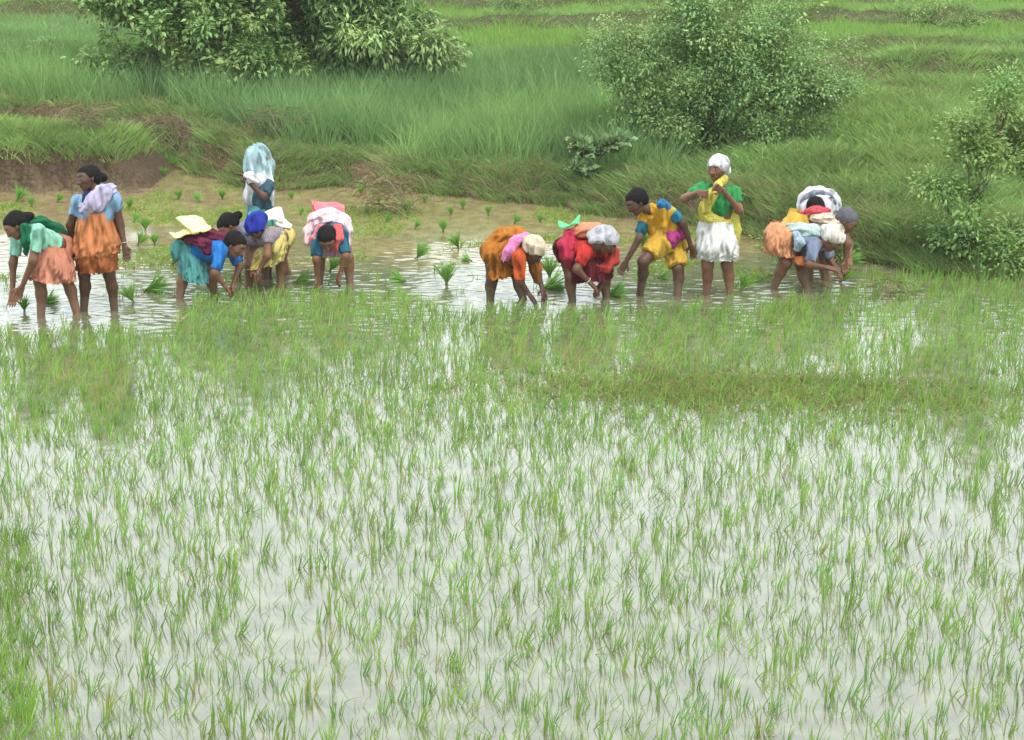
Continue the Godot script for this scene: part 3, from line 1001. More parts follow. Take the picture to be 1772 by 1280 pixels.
func loft(rings: Array, folds: int, amp: float, sd: float, seg := 96, sub := 6, hem_drop := 0.02) -> ArrayMesh:
	# rings: [centre, half-axis u, half-axis v]; pleats grow towards the hem
	var st := SurfaceTool.new()
	st.begin(Mesh.PRIMITIVE_TRIANGLES)
	st.set_smooth_group(0)
	var rows := []
	var total := (rings.size() - 1) * sub
	for j in total + 1:
		var t := float(j) / sub
		var i := mini(int(t), rings.size() - 2)
		var w := t - i
		var im := maxi(i - 1, 0)
		var ip := mini(i + 2, rings.size() - 1)
		var c: Vector3 = rings[i][0].cubic_interpolate(rings[i + 1][0], rings[im][0], rings[ip][0], w)
		var u: Vector3 = rings[i][1].cubic_interpolate(rings[i + 1][1], rings[im][1], rings[ip][1], w)
		var v: Vector3 = rings[i][2].cubic_interpolate(rings[i + 1][2], rings[im][2], rings[ip][2], w)
		var g := float(j) / total
		var row := PackedVector3Array()
		for s in seg:
			var a := TAU * s / seg
			var ph := sd + g * 0.9 * sin(sd * 3.0)
			var wob := n_fine.get_noise_3d(cos(a) * 5.0 + sd, sin(a) * 5.0, g * 3.0 + sd)
			var rip := (0.6 - 1.5 * absf(sin(folds * 0.5 * a + ph + wob * 3.0))) * 0.9 + sin((folds * 2 + 3) * a - ph * 1.7 + wob * 5.0) * 0.22 + wob * 0.8
			var m := 1.0 + amp * rip * (0.3 + 0.7 * g)
			var p := c + (u * cos(a) + v * sin(a)) * m
			if j == total: p.y += hem_drop * n_fine.get_noise_2d(cos(a) * 7.0 + sd, sin(a) * 7.0)
			row.append(p)
		rows.append(row)
	for j in total:
		for s in seg:
			var s2 := (s + 1) % seg
			for p in [rows[j][s], rows[j][s2], rows[j + 1][s], rows[j][s2], rows[j + 1][s2], rows[j + 1][s]]:
				st.add_vertex(p)
	st.generate_normals()
	return st.commit()

func sheet(corners: Array, thick: float, wrinkle: float, sd: float) -> ArrayMesh:
	# a stiff folded sheet between four corners, with thickness and creases
	var st := SurfaceTool.new()
	st.begin(Mesh.PRIMITIVE_TRIANGLES)
	st.set_smooth_group(0)
	var n := 14
	var nrm: Vector3 = (corners[1] - corners[0]).cross(corners[3] - corners[0]).normalized()
	var top := []
	var bot := []
	for j in n + 1:
		for i in n + 1:
			var u := float(i) / n
			var v := float(j) / n
			var p: Vector3 = corners[0].lerp(corners[1], u).lerp(corners[3].lerp(corners[2], u), v)
			p += nrm * (wrinkle * n_fine.get_noise_3d(p.x * 7.0 + sd, p.y * 7.0, p.z * 7.0) + wrinkle * 1.2 * sin(u * 3.0 + v * 2.0 + sd))
			top.append(p + nrm * thick * 0.5)
			bot.append(p - nrm * thick * 0.5)
	var w := n + 1
	for j in n:
		for i in n:
			var a := j * w + i
			for q in [a, a + w, a + 1, a + 1, a + w, a + w + 1]: st.add_vertex(top[q])
			for q in [a, a + 1, a + w, a + 1, a + w + 1, a + w]: st.add_vertex(bot[q])
	st.set_smooth_group(1)
	for i in n:
		for e in [[i, i + 1], [n * w + i + 1, n * w + i], [(i + 1) * w, i * w], [i * w + n, (i + 1) * w + n]]:
			for p in [top[e[0]], top[e[1]], bot[e[0]], top[e[1]], bot[e[1]], bot[e[0]]]: st.add_vertex(p)
	st.generate_normals()
	return st.commit()

# ---------------------------------------------------------------- people
func person(q: Dictionary) -> Node3D:
	var base := on_y(q.base[0], q.base[1])
	var z0 := base.z
	var J := func(a): return on_z(a[0], a[1], z0 + a[2]) - base
	var root := thing("person", base, q.label, "person", "workers transplanting rice")
	var head: Vector3 = J.call(q.head)
	var sh := [J.call(q.arm1[0]), J.call(q.arm2[0])]
	var el := [J.call(q.arm1[1]), J.call(q.arm2[1])]
	var wr := [J.call(q.arm1[2]), J.call(q.arm2[2])]
	var hip: Vector3 = J.call(q.hip)
	var kn := [J.call(q.leg1[0]), J.call(q.leg2[0])]
	var an := [on_y(q.leg1[1][0], q.leg1[1][1]) - base, on_y(q.leg2[1][0], q.leg2[1][1]) - base]
	var chest: Vector3 = (sh[0] + sh[1]) * 0.5
	var spine := (hip - chest).normalized()
	var across: Vector3 = (sh[0] - sh[1]).normalized()
	var hipdir: Vector3 = (kn[0] - kn[1]); hipdir.y *= 0.3
	hipdir = (hipdir.normalized() + across * 0.5).normalized()
	var hips := [hip + hipdir * 0.085, hip - hipdir * 0.085]
	var front := across.cross(spine).normalized()
	var face: Vector3 = Vector3(q.face[0], q.face[1], q.face[2]).normalized()
	if front.dot(face) < 0.0: front = -front
	var skin: Color = q.get("skin", Color(0.165, 0.078, 0.043))
	if q.has("check"):
		print(q.label, " torso ", chest.distance_to(hip), " ua ", sh[0].distance_to(el[0]), " ", sh[1].distance_to(el[1]), " fa ", el[0].distance_to(wr[0]), " ", el[1].distance_to(wr[1]), " th ", hips[0].distance_to(kn[0]), " ", hips[1].distance_to(kn[1]), " sn ", kn[0].distance_to(an[0]), " ", kn[1].distance_to(an[1]), " sh ", sh[0].distance_to(sh[1]), " neck ", chest.distance_to(head))
	# body
	var torso := []
	for i in 2:
		var o: Vector3 = across * (1.0 if i == 0 else -1.0)
		torso.append([chest + o * 0.075 + spine * 0.05, hip + o * 0.055 - spine * 0.02, 0.080, 0.088])
		torso.append([sh[i] + spine * 0.02, chest + spine * 0.06, 0.050, 0.068])
		torso.append([hips[i] - spine * 0.04, hips[i] + spine * 0.02, 0.088, 0.092])
		torso.append([chest + o * 0.065 + spine * 0.13 + front * 0.055, chest + o * 0.06 + spine * 0.17 + front * 0.05, 0.052, 0.06])
	var limbs := []
	for i in 2:
		limbs.append([sh[i], el[i], 0.047, 0.037])
		limbs.append([el[i], wr[i], 0.037, 0.0235])
		limbs.append([hips[i], kn[i], 0.088, 0.056])
		var shin: Vector3 = (an[i] - kn[i]).normalized()
		var calf: Vector3 = kn[i].lerp(an[i], 0.35) - Vector3(face.x, 0, face.z).normalized() * 0.012
		limbs.append([kn[i], calf, 0.052, 0.052])
		limbs.append([calf, an[i] + shin * 0.05, 0.050, 0.034])
		var foot: Vector3 = an[i] + shin * 0.11
		limbs.append([an[i] + shin * 0.05, foot, 0.034, 0.036])
		limbs.append([foot, foot + Vector3(face.x, -0.1, face.z).normalized() * 0.11, 0.036, 0.028])
	var up := (head - chest).normalized()
	up = (up - face * up.dot(face)).normalized()
	if q.has("up"): up = (Vector3(q.up[0], q.up[1], q.up[2]) - face * Vector3(q.up[0], q.up[1], q.up[2]).dot(face)).normalized()
	var right := face.cross(up).normalized()
	var H := func(x: float, y: float, z: float) -> Vector3: return head + right * x + up * y + face * z
	var neck := [[chest - spine * 0.01, H.call(0, -0.085, -0.035), 0.052, 0.046]]
	var st := SurfaceTool.new()
	st.begin(Mesh.PRIMITIVE_TRIANGLES)
	var tone := func(p: Vector3) -> Color:
		var k := 1.0 + 0.10 * n_fine.get_noise_3d(p.x * 6.0, p.y * 6.0, p.z * 6.0)
		var c := skin * k
		if p.y < 0.14 + 0.05 * n_fine.get_noise_3d(p.x * 9.0, 1.0, p.z * 9.0): c = c.lerp(Color(0.20, 0.15, 0.10), 0.35)
		return c
	add_surface_net(st, torso + limbs + neck, 0.0145, 0.012, 0.0, 8.0, tone)
	# head with a face
	var hp := [
		[H.call(0, 0.025, -0.035), H.call(0, 0.02, 0.02), 0.084, 0.076], [H.call(0, -0.02, 0.02), H.call(0, -0.06, 0.035), 0.066, 0.048],
		[H.call(0, -0.06, 0.035), H.call(0, -0.088, 0.058), 0.046, 0.024], [H.call(0, 0.012, 0.086), H.call(0, -0.028, 0.108), 0.009, 0.013],
		[H.call(0.016, -0.03, 0.092), H.call(-0.016, -0.03, 0.092), 0.009, 0.009], [H.call(0.018, -0.058, 0.076), H.call(-0.018, -0.058, 0.076), 0.011, 0.011],
		[H.call(0.036, -0.02, 0.055), H.call(-0.036, -0.02, 0.055), 0.030, 0.030], [H.call(0.04, 0.034, 0.068), H.call(-0.04, 0.034, 0.068), 0.014, 0.014],
		[H.call(0.076, 0.01, -0.012), H.call(0.078, -0.03, -0.006), 0.014, 0.009], [H.call(-0.076, 0.01, -0.012), H.call(-0.078, -0.03, -0.006), 0.014, 0.009],
		[H.call(0, -0.05, -0.02), H.call(0, -0.115, -0.045), 0.046, 0.044]]
	var face_paint := func(p: Vector3) -> Color:
		var r := p - head
		var x := absf(r.dot(right))
		var y := r.dot(up)
		var z := r.dot(face)
		var c := skin * (1.0 + 0.08 * n_fine.get_noise_3d(p.x * 8.0, p.y * 8.0, p.z * 8.0))
		if z > 0.03:
			var ex := x - 0.031
			var ey := y - 0.010
			if ex * ex * 0.5 + ey * ey * 1.6 < 0.00012: c = Color(0.32, 0.29, 0.26) if absf(ex) > 0.007 else Color(0.012, 0.009, 0.008)
			elif absf(y - 0.032) < 0.0065 and x > 0.012 and x < 0.052: c = Color(0.016, 0.012, 0.010)
			elif absf(y + 0.058) < 0.009 and x < 0.024: c = skin * Color(0.95, 0.62, 0.60)
		return c
	add_surface_net(st, hp, 0.0062, 0.007, 0.0, 8.0, face_paint)
	var plain := func(_p: Vector3) -> Color: return skin
	for i in 2:
		var hd: Vector3 = (wr[i] - el[i]).normalized()
		var key := "hand1" if i == 0 else "hand2"
		if q.has(key): hd = Vector3(q[key][0], q[key][1], q[key][2]).normalized()
		var palm := (front - hd * front.dot(hd))
		palm = (palm.normalized() + (-across if i == 0 else across) * 0.5)
		palm = (palm - hd * palm.dot(hd)).normalized()
		add_surface_net(st, hand_prims(wr[i], hd, palm, q.get("curl", 0.5), 1.0 if i == 0 else -1.0), 0.0055, 0.0035, 0.0, 8.0, plain)
	put("body", st.commit(), M.skin, root)
	# hair
	var style: String = q.get("hair", "bun")
	var hair_mat: Material = M.hair_grey if q.has("grey") else M.hair
	var hair := [[H.call(0, 0.036, -0.040), H.call(0, 0.042, 0.006), 0.089, 0.078], [H.call(0, -0.01, -0.062), H.call(0, 0.03, -0.05), 0.070, 0.086], [H.call(0.05, 0.02, -0.015), H.call(-0.05, 0.02, -0.015), 0.044, 0.044]]
	if style == "bun": hair.append([H.call(0, -0.005, -0.145), H.call(0, -0.02, -0.16), 0.040, 0.040])
	if style != "none": put("hair", net(hair, 0.009, 0.009, 0.006, 40.0), hair_mat, root)
	if q.has("head_cloth"):
		var c: Array = q.head_cloth
		var wrap := [[H.call(0, 0.045, -0.042), H.call(0, 0.05, 0.010), 0.093, 0.084], [H.call(0, 0.01, -0.06), H.call(0, 0.03, -0.05), 0.080, 0.090], [H.call(0.055, 0.025, -0.01), H.call(-0.055, 0.025, -0.01), 0.048, 0.048]]
		for e in c[1]: wrap.append([H.call(e[0], e[1], e[2]), H.call(e[3], e[4], e[5]), e[6], e[7]])
		put("head_cloth", net(wrap, 0.0095, 0.012, 0.012, 10.0), cloth(c[0][0], c[0][1], c[0][2]), root)
	# blouse: upper torso and sleeves
	if q.has("blouse"):
		var c: Array = q.blouse
		var low: float = q.get("blouse_to", 0.62)
		var fr: float = q.get("sleeve", 0.62)
		var pr := []
		for i in 2:
			var o: Vector3 = across * (1.0 if i == 0 else -1.0)
			var a: Vector3 = chest + o * 0.075 + spine * 0.04
			var b: Vector3 = hip + o * 0.055 - spine * 0.02
			pr.append([a, a.lerp(b, low), 0.092, 0.097, true])
			pr.append([sh[i] + spine * 0.02, chest + spine * 0.05, 0.060, 0.074])
			pr.append([chest + o * 0.065 + spine * 0.13 + front * 0.058, chest + o * 0.06 + spine * 0.17 + front * 0.052, 0.062, 0.068])
			pr.append([sh[i], sh[i].lerp(el[i], fr), 0.062, 0.057, true])
		put("blouse", net(pr, 0.0145, 0.014, 0.012, 9.0), cloth(c[0], c[1], c[2], c.size() > 3), root)
	for c in q.get("cloths", []):
		var pts := []
		for p in c[2]: pts.append([J.call(p), p[3] * 0.9])
		var squash: float = c[4] if c.size() > 4 else 1.5
		var pr := chain_prims(pts)
		for i in pr.size(): pr[i].append_array([false, front, squash, 0.0 if c.size() > 4 and c[3] < 0.009 else 0.17 * minf(pr[i][2], pr[i][3]) + 0.004, i * 0.8])
		put(c[0], net(pr, 0.0125, 0.014, c[3] if c.size() > 3 else 0.012, 7.0), cloth(c[1][0], c[1][1], c[1][2], c[1].size() > 3), root)
	for c in q.get("skirts", []):
		var rings := []
		var sc := F / -z0
		for r in c[2]:
			var tl := deg_to_rad(r[5] if r.size() > 5 else 0.0)
			rings.append([J.call(r), Vector3(cos(tl), sin(tl), 0) * (r[3] / sc), Vector3(0, 0.0, -1) * r[4]])
		var sk := SurfaceTool.new()
		sk.begin(Mesh.PRIMITIVE_TRIANGLES)
		if c[0] == "skirt":
			var pr := []
			for i in 2:
				pr.append([hips[i] - spine * 0.07, hips[i] + spine * 0.02, 0.096, 0.100])
				pr.append([hips[i], hips[i].lerp(kn[i], 0.42), 0.098, 0.092, true])
			add_surface_net(sk, pr, 0.0145, 0.018, 0.012, 7.0)
		var lm := loft(rings, c[3], c[4], q.base[0] * 0.37)
		sk.append_from(lm, 0, Transform3D.IDENTITY)
		put(c[0], sk.commit(), cloth(c[1][0], c[1][1], c[1][2]), root)
	if q.has("breeches"):
		var c: Array = q.breeches
		var pr := []
		for i in 2:
			pr.append([hips[i] - spine * 0.06, hips[i], 0.120, 0.125])
			pr.append([hips[i], hips[i].lerp(kn[i], c[3][i]), 0.115, 0.098, true])
		put("breeches", net(pr, 0.0145, 0.022, 0.028, 7.0), cloth(c[0], c[1], c[2]), root)
	for b in q.get("bangles", []):
		var tm := TorusMesh.new()
		tm.inner_radius = 0.029
		tm.outer_radius = 0.036
		tm.rings = 20
		tm.ring_segments = 8
		var o := put("bangle", tm, M.bangle if b[1] == 0 else cloth(0.75, 0.74, 0.7), root)
		var d: Vector3 = (wr[b[0]] - el[b[0]]).normalized()
		var u := d.cross(Vector3.RIGHT).normalized()
		o.transform = Transform3D(Basis(u, d, u.cross(d)), wr[b[0]] - d * 0.03)
	return root

func worn_sheet(px: float, py: float, dz_base: Array, flaps: Array, col: Array, label: String, called := "plastic_sheet") -> void:
	# flaps: list of four [px, py, dz] corners, dz relative to the wearer's place
	var base := on_y(dz_base[0], dz_base[1])
	var root := thing(called, on_z(px, py, base.z), label, "plastic sheet", "sheets carried on the workers' backs")
	var i := 0
	for f in flaps:
		var c := []
		for p in f: c.append(on_z(p[0], p[1], base.z + p[2]) - root.position)
		put("flap", sheet(c, 0.012, 0.018, i * 3.1 + px), plastic(col[0], col[1], col[2]), root)
		i += 1

func build_people() -> void:
	var turban := [[0.03, 0.02, -0.13, -0.03, 0.0, -0.14, 0.03, 0.035]]
	# 1 bending in green, far end of the row
	person({"label": "woman bending in mint blouse, dark green drape and salmon skirt", "base": [97, 546], "head": [27, 391, 0.16], "face": [-0.72, -0.62, 0.35], "up": [-0.55, 0.75, 0.0],
		"arm1": [[64, 399, 0.20], [58, 450, 0.26], [38, 497, 0.20]], "arm2": [[31, 407, -0.10], [23, 455, -0.05], [22, 505, 0.0]], "hip": [97, 424, -0.12],
		"leg1": [[69, 486, 0.06], [71, 549]], "leg2": [[114, 480, -0.08], [133, 543]], "blouse": [0.30, 0.68, 0.52], "sleeve": 0.72, "blouse_to": 1.0,
		"cloths": [["drape", [0.012, 0.15, 0.065, 1], [[46, 388, 0.02, 0.07], [72, 384, -0.10, 0.085], [100, 398, -0.2, 0.085], [122, 425, -0.22, 0.055], [129, 446, -0.2, 0.03]]], ["drape", [0.012, 0.15, 0.065], [[44, 394, 0.22, 0.06], [47, 418, 0.24, 0.05], [45, 440, 0.2, 0.022]]]],
		"skirts": [["skirt", [0.62, 0.25, 0.16], [[90, 402, -0.10, 15, 0.12, -30], [90, 430, -0.06, 28, 0.16, -12], [90, 458, -0.02, 38, 0.20, -6], [88, 481, 0.0, 42, 0.22, -8]], 9, 0.15]]})
	# 2 standing in orange skirt
	person({"label": "woman standing in light blue blouse with lavender sash and orange tucked-up skirt", "base": [171, 538], "head": [152, 309, 0.0], "face": [-0.72, -0.06, 0.68],
		"arm1": [[136, 348, 0.06], [122, 390, 0.0], [128, 428, -0.10]], "arm2": [[198, 342, -0.02], [208, 388, -0.02], [216, 426, 0.05]], "hip": [168, 410, 0.0],
		"leg1": [[146, 474, 0.06], [145, 537]], "leg2": [[189, 474, 0.02], [198, 536]], "blouse": [0.24, 0.42, 0.62], "sleeve": 0.5, "blouse_to": 0.45, "bangles": [[1, 0]], "curl": 0.3,
		"skin": Color(0.085, 0.038, 0.022),
		"cloths": [["sash", [0.52, 0.48, 0.68], [[192, 326, 0.02, 0.06], [180, 334, 0.13, 0.085], [166, 350, 0.15, 0.095], [150, 362, 0.12, 0.07]], 0.010, 2.2], ["undervest", [0.02, 0.03, 0.09], [[152, 337, 0.07, 0.05], [147, 350, 0.10, 0.045]], 0.004]],
		"skirts": [["underskirt", [0.42, 0.13, 0.04], [[168, 418, 0.0, 34, 0.17], [168, 446, 0.0, 37, 0.19], [169, 467, 0.0, 35, 0.18]], 8, 0.09], ["skirt", [0.66, 0.24, 0.09], [[166, 364, 0.0, 29, 0.15], [167, 392, 0.0, 34, 0.18], [168, 418, 0.0, 41, 0.22], [168, 434, 0.0, 41, 0.21, 3], [168, 441, 0.0, 38, 0.19, 4]], 7, 0.14]]})
	# 3 bending in maroon and teal
	person({"label": "woman bending in blue blouse, maroon drape and teal skirt", "base": [342, 514], "head": [408, 424, 0.12], "face": [0.75, -0.58, 0.32], "up": [0.55, 0.75, 0.0], "hair": "short",
		"arm1": [[383, 432, 0.16], [372, 472, 0.22], [389, 494, 0.18]], "arm2": [[398, 428, -0.14], [415, 460, -0.10], [405, 487, 0.0]], "hip": [329, 432, -0.10],
		"leg1": [[321, 472, 0.06], [311, 517]], "leg2": [[366, 478, -0.06], [372, 510]], "blouse": [0.02, 0.19, 0.60], "sleeve": 0.85, "blouse_to": 1.0,
		"cloths": [["drape", [0.15, 0.018, 0.055], [[312, 424, -0.10, 0.08], [326, 412, -0.1, 0.105], [352, 406, -0.08, 0.115], [382, 412, 0.0, 0.09], [396, 420, 0.04, 0.06]]], ["drape", [0.15, 0.018, 0.055], [[332, 415, 0.06, 0.075], [354, 420, 0.12, 0.07], [360, 436, 0.12, 0.05]]]],
		"skirts": [["skirt", [0.10, 0.36, 0.36], [[329, 427, -0.08, 23, 0.15, -12], [332, 448, -0.04, 26, 0.17, -8], [335, 468, -0.02, 27, 0.18, -12], [338, 484, 0.0, 27, 0.18, -14]], 9, 0.16]]})
	# 4 hidden behind, only dark hair shows
	person({"label": "dark haired worker stooping behind the one with the blue head cloth", "base": [448, 480], "head": [395, 392, 0.10], "face": [-0.55, -0.75, 0.35], "up": [-0.7, 0.6, 0.0],
		"arm1": [[420, 402, 0.12], [414, 440, 0.15], [412, 470, 0.12]], "arm2": [[414, 398, -0.16], [408, 438, -0.16], [412, 466, -0.1]], "hip": [466, 402, -0.12],
		"leg1": [[456, 442, 0.05], [458, 482]], "leg2": [[480, 440, -0.1], [499, 474]], "blouse": [0.20, 0.17, 0.30], "sleeve": 0.5, "blouse_to": 0.8,
		"skirts": [["skirt", [0.10, 0.11, 0.17], [[462, 396, -0.1, 18, 0.14], [464, 420, -0.05, 26, 0.18], [468, 440, -0.02, 24, 0.17]], 8, 0.08]]})
	# 5 blue head cloth
	person({"label": "woman bending in royal blue head cloth, grey patterned blouse and yellow skirt", "base": [460, 497], "head": [443, 394, 0.22], "face": [-0.35, -0.80, 0.45], "up": [-0.3, 0.6, 0.55], "hair": "none",
		"arm1": [[464, 410, 0.24], [463, 442, 0.32], [450, 464, 0.32]], "arm2": [[430, 412, 0.0], [430, 444, 0.06], [440, 466, 0.14]], "hip": [480, 410, -0.10],
		"leg1": [[433, 458, 0.08], [430, 497]], "leg2": [[486, 450, -0.02], [485, 497]], "blouse": [0.30, 0.27, 0.33, 1], "sleeve": 0.35, "blouse_to": 1.0, "skin": Color(0.17, 0.078, 0.04),
		"head_cloth": [[0.018, 0.035, 0.34], [[0.0, 0.03, -0.12, 0.0, -0.02, -0.12, 0.05, 0.06]]],
		"cloths": [["drape", [0.24, 0.23, 0.31], [[428, 402, 0.05, 0.06], [424, 390, -0.06, 0.055], [432, 380, -0.1, 0.05]], 0.02]],
		"skirts": [["skirt", [0.72, 0.62, 0.20], [[480, 402, -0.06, 17, 0.13, 25], [470, 424, 0.02, 29, 0.19, 14], [465, 442, 0.04, 32, 0.18, 10], [460, 457, 0.05, 33, 0.18, 12]], 8, 0.17]]})
	# 6 standing at the back with pale shawl
	person({"label": "woman standing with pale blue and white shawl over her head", "base": [452, 478], "head": [447, 280, 0.0], "face": [-0.9, -0.05, -0.3], "hair": "none",
		"arm1": [[463, 320, 0.12], [456, 340, 0.20], [430, 314, 0.20]], "arm2": [[437, 318, -0.12], [430, 344, -0.15], [428, 322, -0.05]], "hip": [450, 386, 0.0],
		"leg1": [[444, 430, 0.06], [443, 478]], "leg2": [[462, 430, -0.04], [464, 474]], "blouse": [0.05, 0.12, 0.17], "sleeve": 0.7, "blouse_to": 0.75, "skin": Color(0.075, 0.035, 0.022),
		"cloths": [["hood", [0.42, 0.62, 0.66], [[446, 272, 0.0, 0.138], [449, 285, -0.02, 0.148], [450, 306, 0.0, 0.14]], 0.010, 1.0], ["shawl", [0.76, 0.77, 0.78], [[452, 308, 0.04, 0.115], [451, 318, 0.06, 0.12], [461, 335, 0.05, 0.085], [464, 352, 0.04, 0.06]], 0.014, 1.0], ["shawl", [0.76, 0.77, 0.78], [[440, 312, 0.12, 0.08], [432, 306, 0.2, 0.055], [426, 303, 0.22, 0.03]], 0.012, 1.0], ["shawl", [0.76, 0.77, 0.78], [[439, 322, 0.02, 0.095], [435, 342, 0.04, 0.075], [436, 356, 0.04, 0.05]], 0.014, 1.0]],
		"skirts": [["skirt", [0.12, 0.42, 0.40], [[450, 352, 0.0, 22, 0.15], [452, 375, 0.0, 27, 0.18], [452, 410, 0.0, 29, 0.2], [452, 438, 0.0, 27, 0.19]], 8, 0.08]]})
	# 7 facing, pink and white cloth
	person({"label": "woman bending forward in teal blouse under pink and white cloth", "base": [578, 491], "head": [567, 414, 0.36], "face": [0.02, -0.72, 0.70], "up": [0.0, -0.6, 0.8] , "hair": "short",
		"arm1": [[549, 412, 0.28], [548, 448, 0.36], [549, 480, 0.32]], "arm2": [[591, 408, 0.26], [598, 443, 0.34], [589, 472, 0.34]], "hip": [569, 384, -0.22],
		"leg1": [[553, 446, -0.05], [553, 490]], "leg2": [[602, 446, -0.05], [606, 490]], "blouse": [0.03, 0.15, 0.24], "sleeve": 0.85, "blouse_to": 0.7,
		"cloths": [["pink_cloth", [0.86, 0.62, 0.66], [[532, 420, 0.10, 0.045], [537, 398, 0.06, 0.075], [550, 380, 0.0, 0.11], [568, 374, -0.02, 0.13], [588, 382, 0.0, 0.11], [598, 400, 0.06, 0.075], [602, 424, 0.10, 0.04]]], ["coral_sash", [0.72, 0.12, 0.12], [[583, 392, 0.30, 0.05], [586, 412, 0.36, 0.045], [580, 432, 0.36, 0.035]], 0.014], ["coral_sash", [0.75, 0.22, 0.25], [[555, 392, 0.26, 0.05], [543, 410, 0.30, 0.04], [541, 424, 0.28, 0.03]], 0.014]],
		"skirts": [["skirt", [0.55, 0.36, 0.40], [[569, 386, -0.22, 24, 0.15], [572, 410, -0.16, 32, 0.2], [577, 438, -0.1, 34, 0.2]], 8, 0.09]]})
	# 8 mustard
	person({"label": "woman bending in mustard sari with pink sash and cream head cloth", "base": [880, 520], "head": [924, 434, 0.20], "face": [0.60, -0.74, 0.35], "up": [0.62, 0.55, 0.25], "hair": "none",
		"arm1": [[899, 444, 0.22], [899, 487, 0.28], [917, 511, 0.26]], "arm2": [[918, 430, -0.12], [930, 472, -0.06], [938, 498, 0.02]], "hip": [863, 432, -0.12],
		"leg1": [[852, 482, 0.04], [849, 520]], "leg2": [[897, 482, -0.10], [906, 518]], "blouse": [0.62, 0.10, 0.02], "sleeve": 0.95, "blouse_to": 0.5, "skin": Color(0.08, 0.038, 0.024),
		"head_cloth": [[0.72, 0.60, 0.45], turban],
		"cloths": [["sari", [0.48, 0.17, 0.016], [[856, 420, -0.10, 0.09], [872, 406, -0.10, 0.115], [892, 404, -0.06, 0.105], [910, 414, 0.0, 0.075]]], ["sash", [0.78, 0.26, 0.58, 1], [[908, 407, 0.04, 0.05], [894, 416, 0.14, 0.06], [882, 432, 0.18, 0.06], [874, 448, 0.16, 0.045]], 0.02], ["sari_end", [0.36, 0.14, 0.025], [[918, 446, 0.06, 0.06], [926, 468, 0.06, 0.055], [930, 488, 0.04, 0.03]]]],
		"skirts": [["skirt", [0.48, 0.17, 0.016], [[872, 412, -0.08, 22, 0.15, 25], [864, 432, -0.05, 24, 0.19, 8], [863, 455, -0.03, 22, 0.17, 0], [865, 477, 0.0, 23, 0.17, 4]], 9, 0.22]]})
	# 9 red
	person({"label": "woman bending in red sari with coral back and grey head cloth", "base": [1020, 518], "head": [1050, 418, 0.16], "face": [0.68, -0.66, 0.32], "up": [0.6, 0.65, 0.1], "hair": "none",
		"arm1": [[1013, 436, 0.20], [998, 466, 0.28], [1021, 489, 0.26]], "arm2": [[1043, 432, -0.12], [1055, 466, -0.08], [1040, 492, 0.02]], "hip": [990, 428, -0.12],
		"leg1": [[988, 480, 0.04], [991, 519]], "leg2": [[1047, 480, -0.08], [1050, 515]], "blouse": [0.58, 0.035, 0.025], "sleeve": 0.7, "blouse_to": 0.7, "skin": Color(0.11, 0.05, 0.03), "bangles": [[0, 1]],
		"head_cloth": [[0.50, 0.51, 0.56], [[0.0, 0.02, -0.12, 0.03, -0.06, -0.15, 0.06, 0.045], [0.06, 0.0, -0.06, 0.09, -0.08, -0.1, 0.05, 0.03]]],
		"cloths": [["drape", [0.78, 0.30, 0.18, 1], [[996, 404, -0.08, 0.09], [1012, 398, -0.06, 0.115], [1032, 398, 0.0, 0.105], [1046, 406, 0.04, 0.06]]], ["hip_cloth", [0.52, 0.03, 0.08], [[986, 404, -0.04, 0.075], [982, 424, 0.02, 0.09], [984, 446, 0.04, 0.085], [990, 462, 0.04, 0.06]]], ["front_cloth", [0.50, 0.05, 0.04], [[1062, 432, 0.06, 0.05], [1060, 452, 0.08, 0.065], [1046, 466, 0.1, 0.06], [1030, 460, 0.12, 0.05]]]],
		"skirts": [["skirt", [0.10, 0.012, 0.02], [[1002, 432, -0.06, 24, 0.17, 0], [1014, 452, 0.0, 32, 0.18, 0], [1020, 470, 0.0, 38, 0.19, 4], [1022, 482, 0.0, 40, 0.19, 6]], 8, 0.15]]})
	# 10 yellow with striped sleeves
	person({"label": "young worker in yellow top with blue striped sleeves, magenta waist tie and yellow breeches", "base": [1142, 511], "head": [1101, 350, 0.14], "face": [-0.78, -0.52, 0.36], "up": [-0.4, 0.8, 0.0], "hair": "short",
		"arm1": [[1149, 361, 0.10], [1182, 386, 0.06], [1195, 424, 0.02]], "arm2": [[1117, 372, 0.02], [1106, 412, 0.12], [1083, 453, 0.16]], "hip": [1157, 416, -0.10],
		"leg1": [[1113, 452, 0.16], [1107, 510]], "leg2": [[1173, 464, 0.0], [1172, 512]], "blouse": [0.70, 0.36, 0.02], "sleeve": 0.35, "blouse_to": 1.0, "skin": Color(0.085, 0.04, 0.024), "breeches": [0.72, 0.44, 0.05, [0.72, 0.92]],
		"cloths": [["sleeve_stripe", [0.03, 0.20, 0.42], [[1146, 355, 0.11, 0.068], [1152, 360, 0.11, 0.068]], 0.006, 1.0], ["sleeve_stripe", [0.68, 0.60, 0.12], [[1154, 362, 0.10, 0.068], [1161, 368, 0.09, 0.068]], 0.006, 1.0], ["sleeve_stripe", [0.03, 0.24, 0.42], [[1163, 370, 0.09, 0.068], [1169, 375, 0.085, 0.068]], 0.006, 1.0], ["sleeve", [0.02, 0.16, 0.22], [[1116, 376, 0.02, 0.068], [1110, 398, 0.08, 0.068]], 0.008, 1.0], ["waist_tie", [0.42, 0.04, 0.22], [[1150, 404, 0.05, 0.075], [1162, 410, 0.06, 0.08], [1164, 424, 0.06, 0.045]], 0.02], ["waist_tie", [0.42, 0.04, 0.22], [[1176, 398, 0.0, 0.07], [1178, 410, 0.02, 0.045]], 0.016], ["shirt_front", [0.70, 0.36, 0.02], [[1130, 362, 0.1, 0.07], [1150, 385, 0.03, 0.09]], 0.01]]})
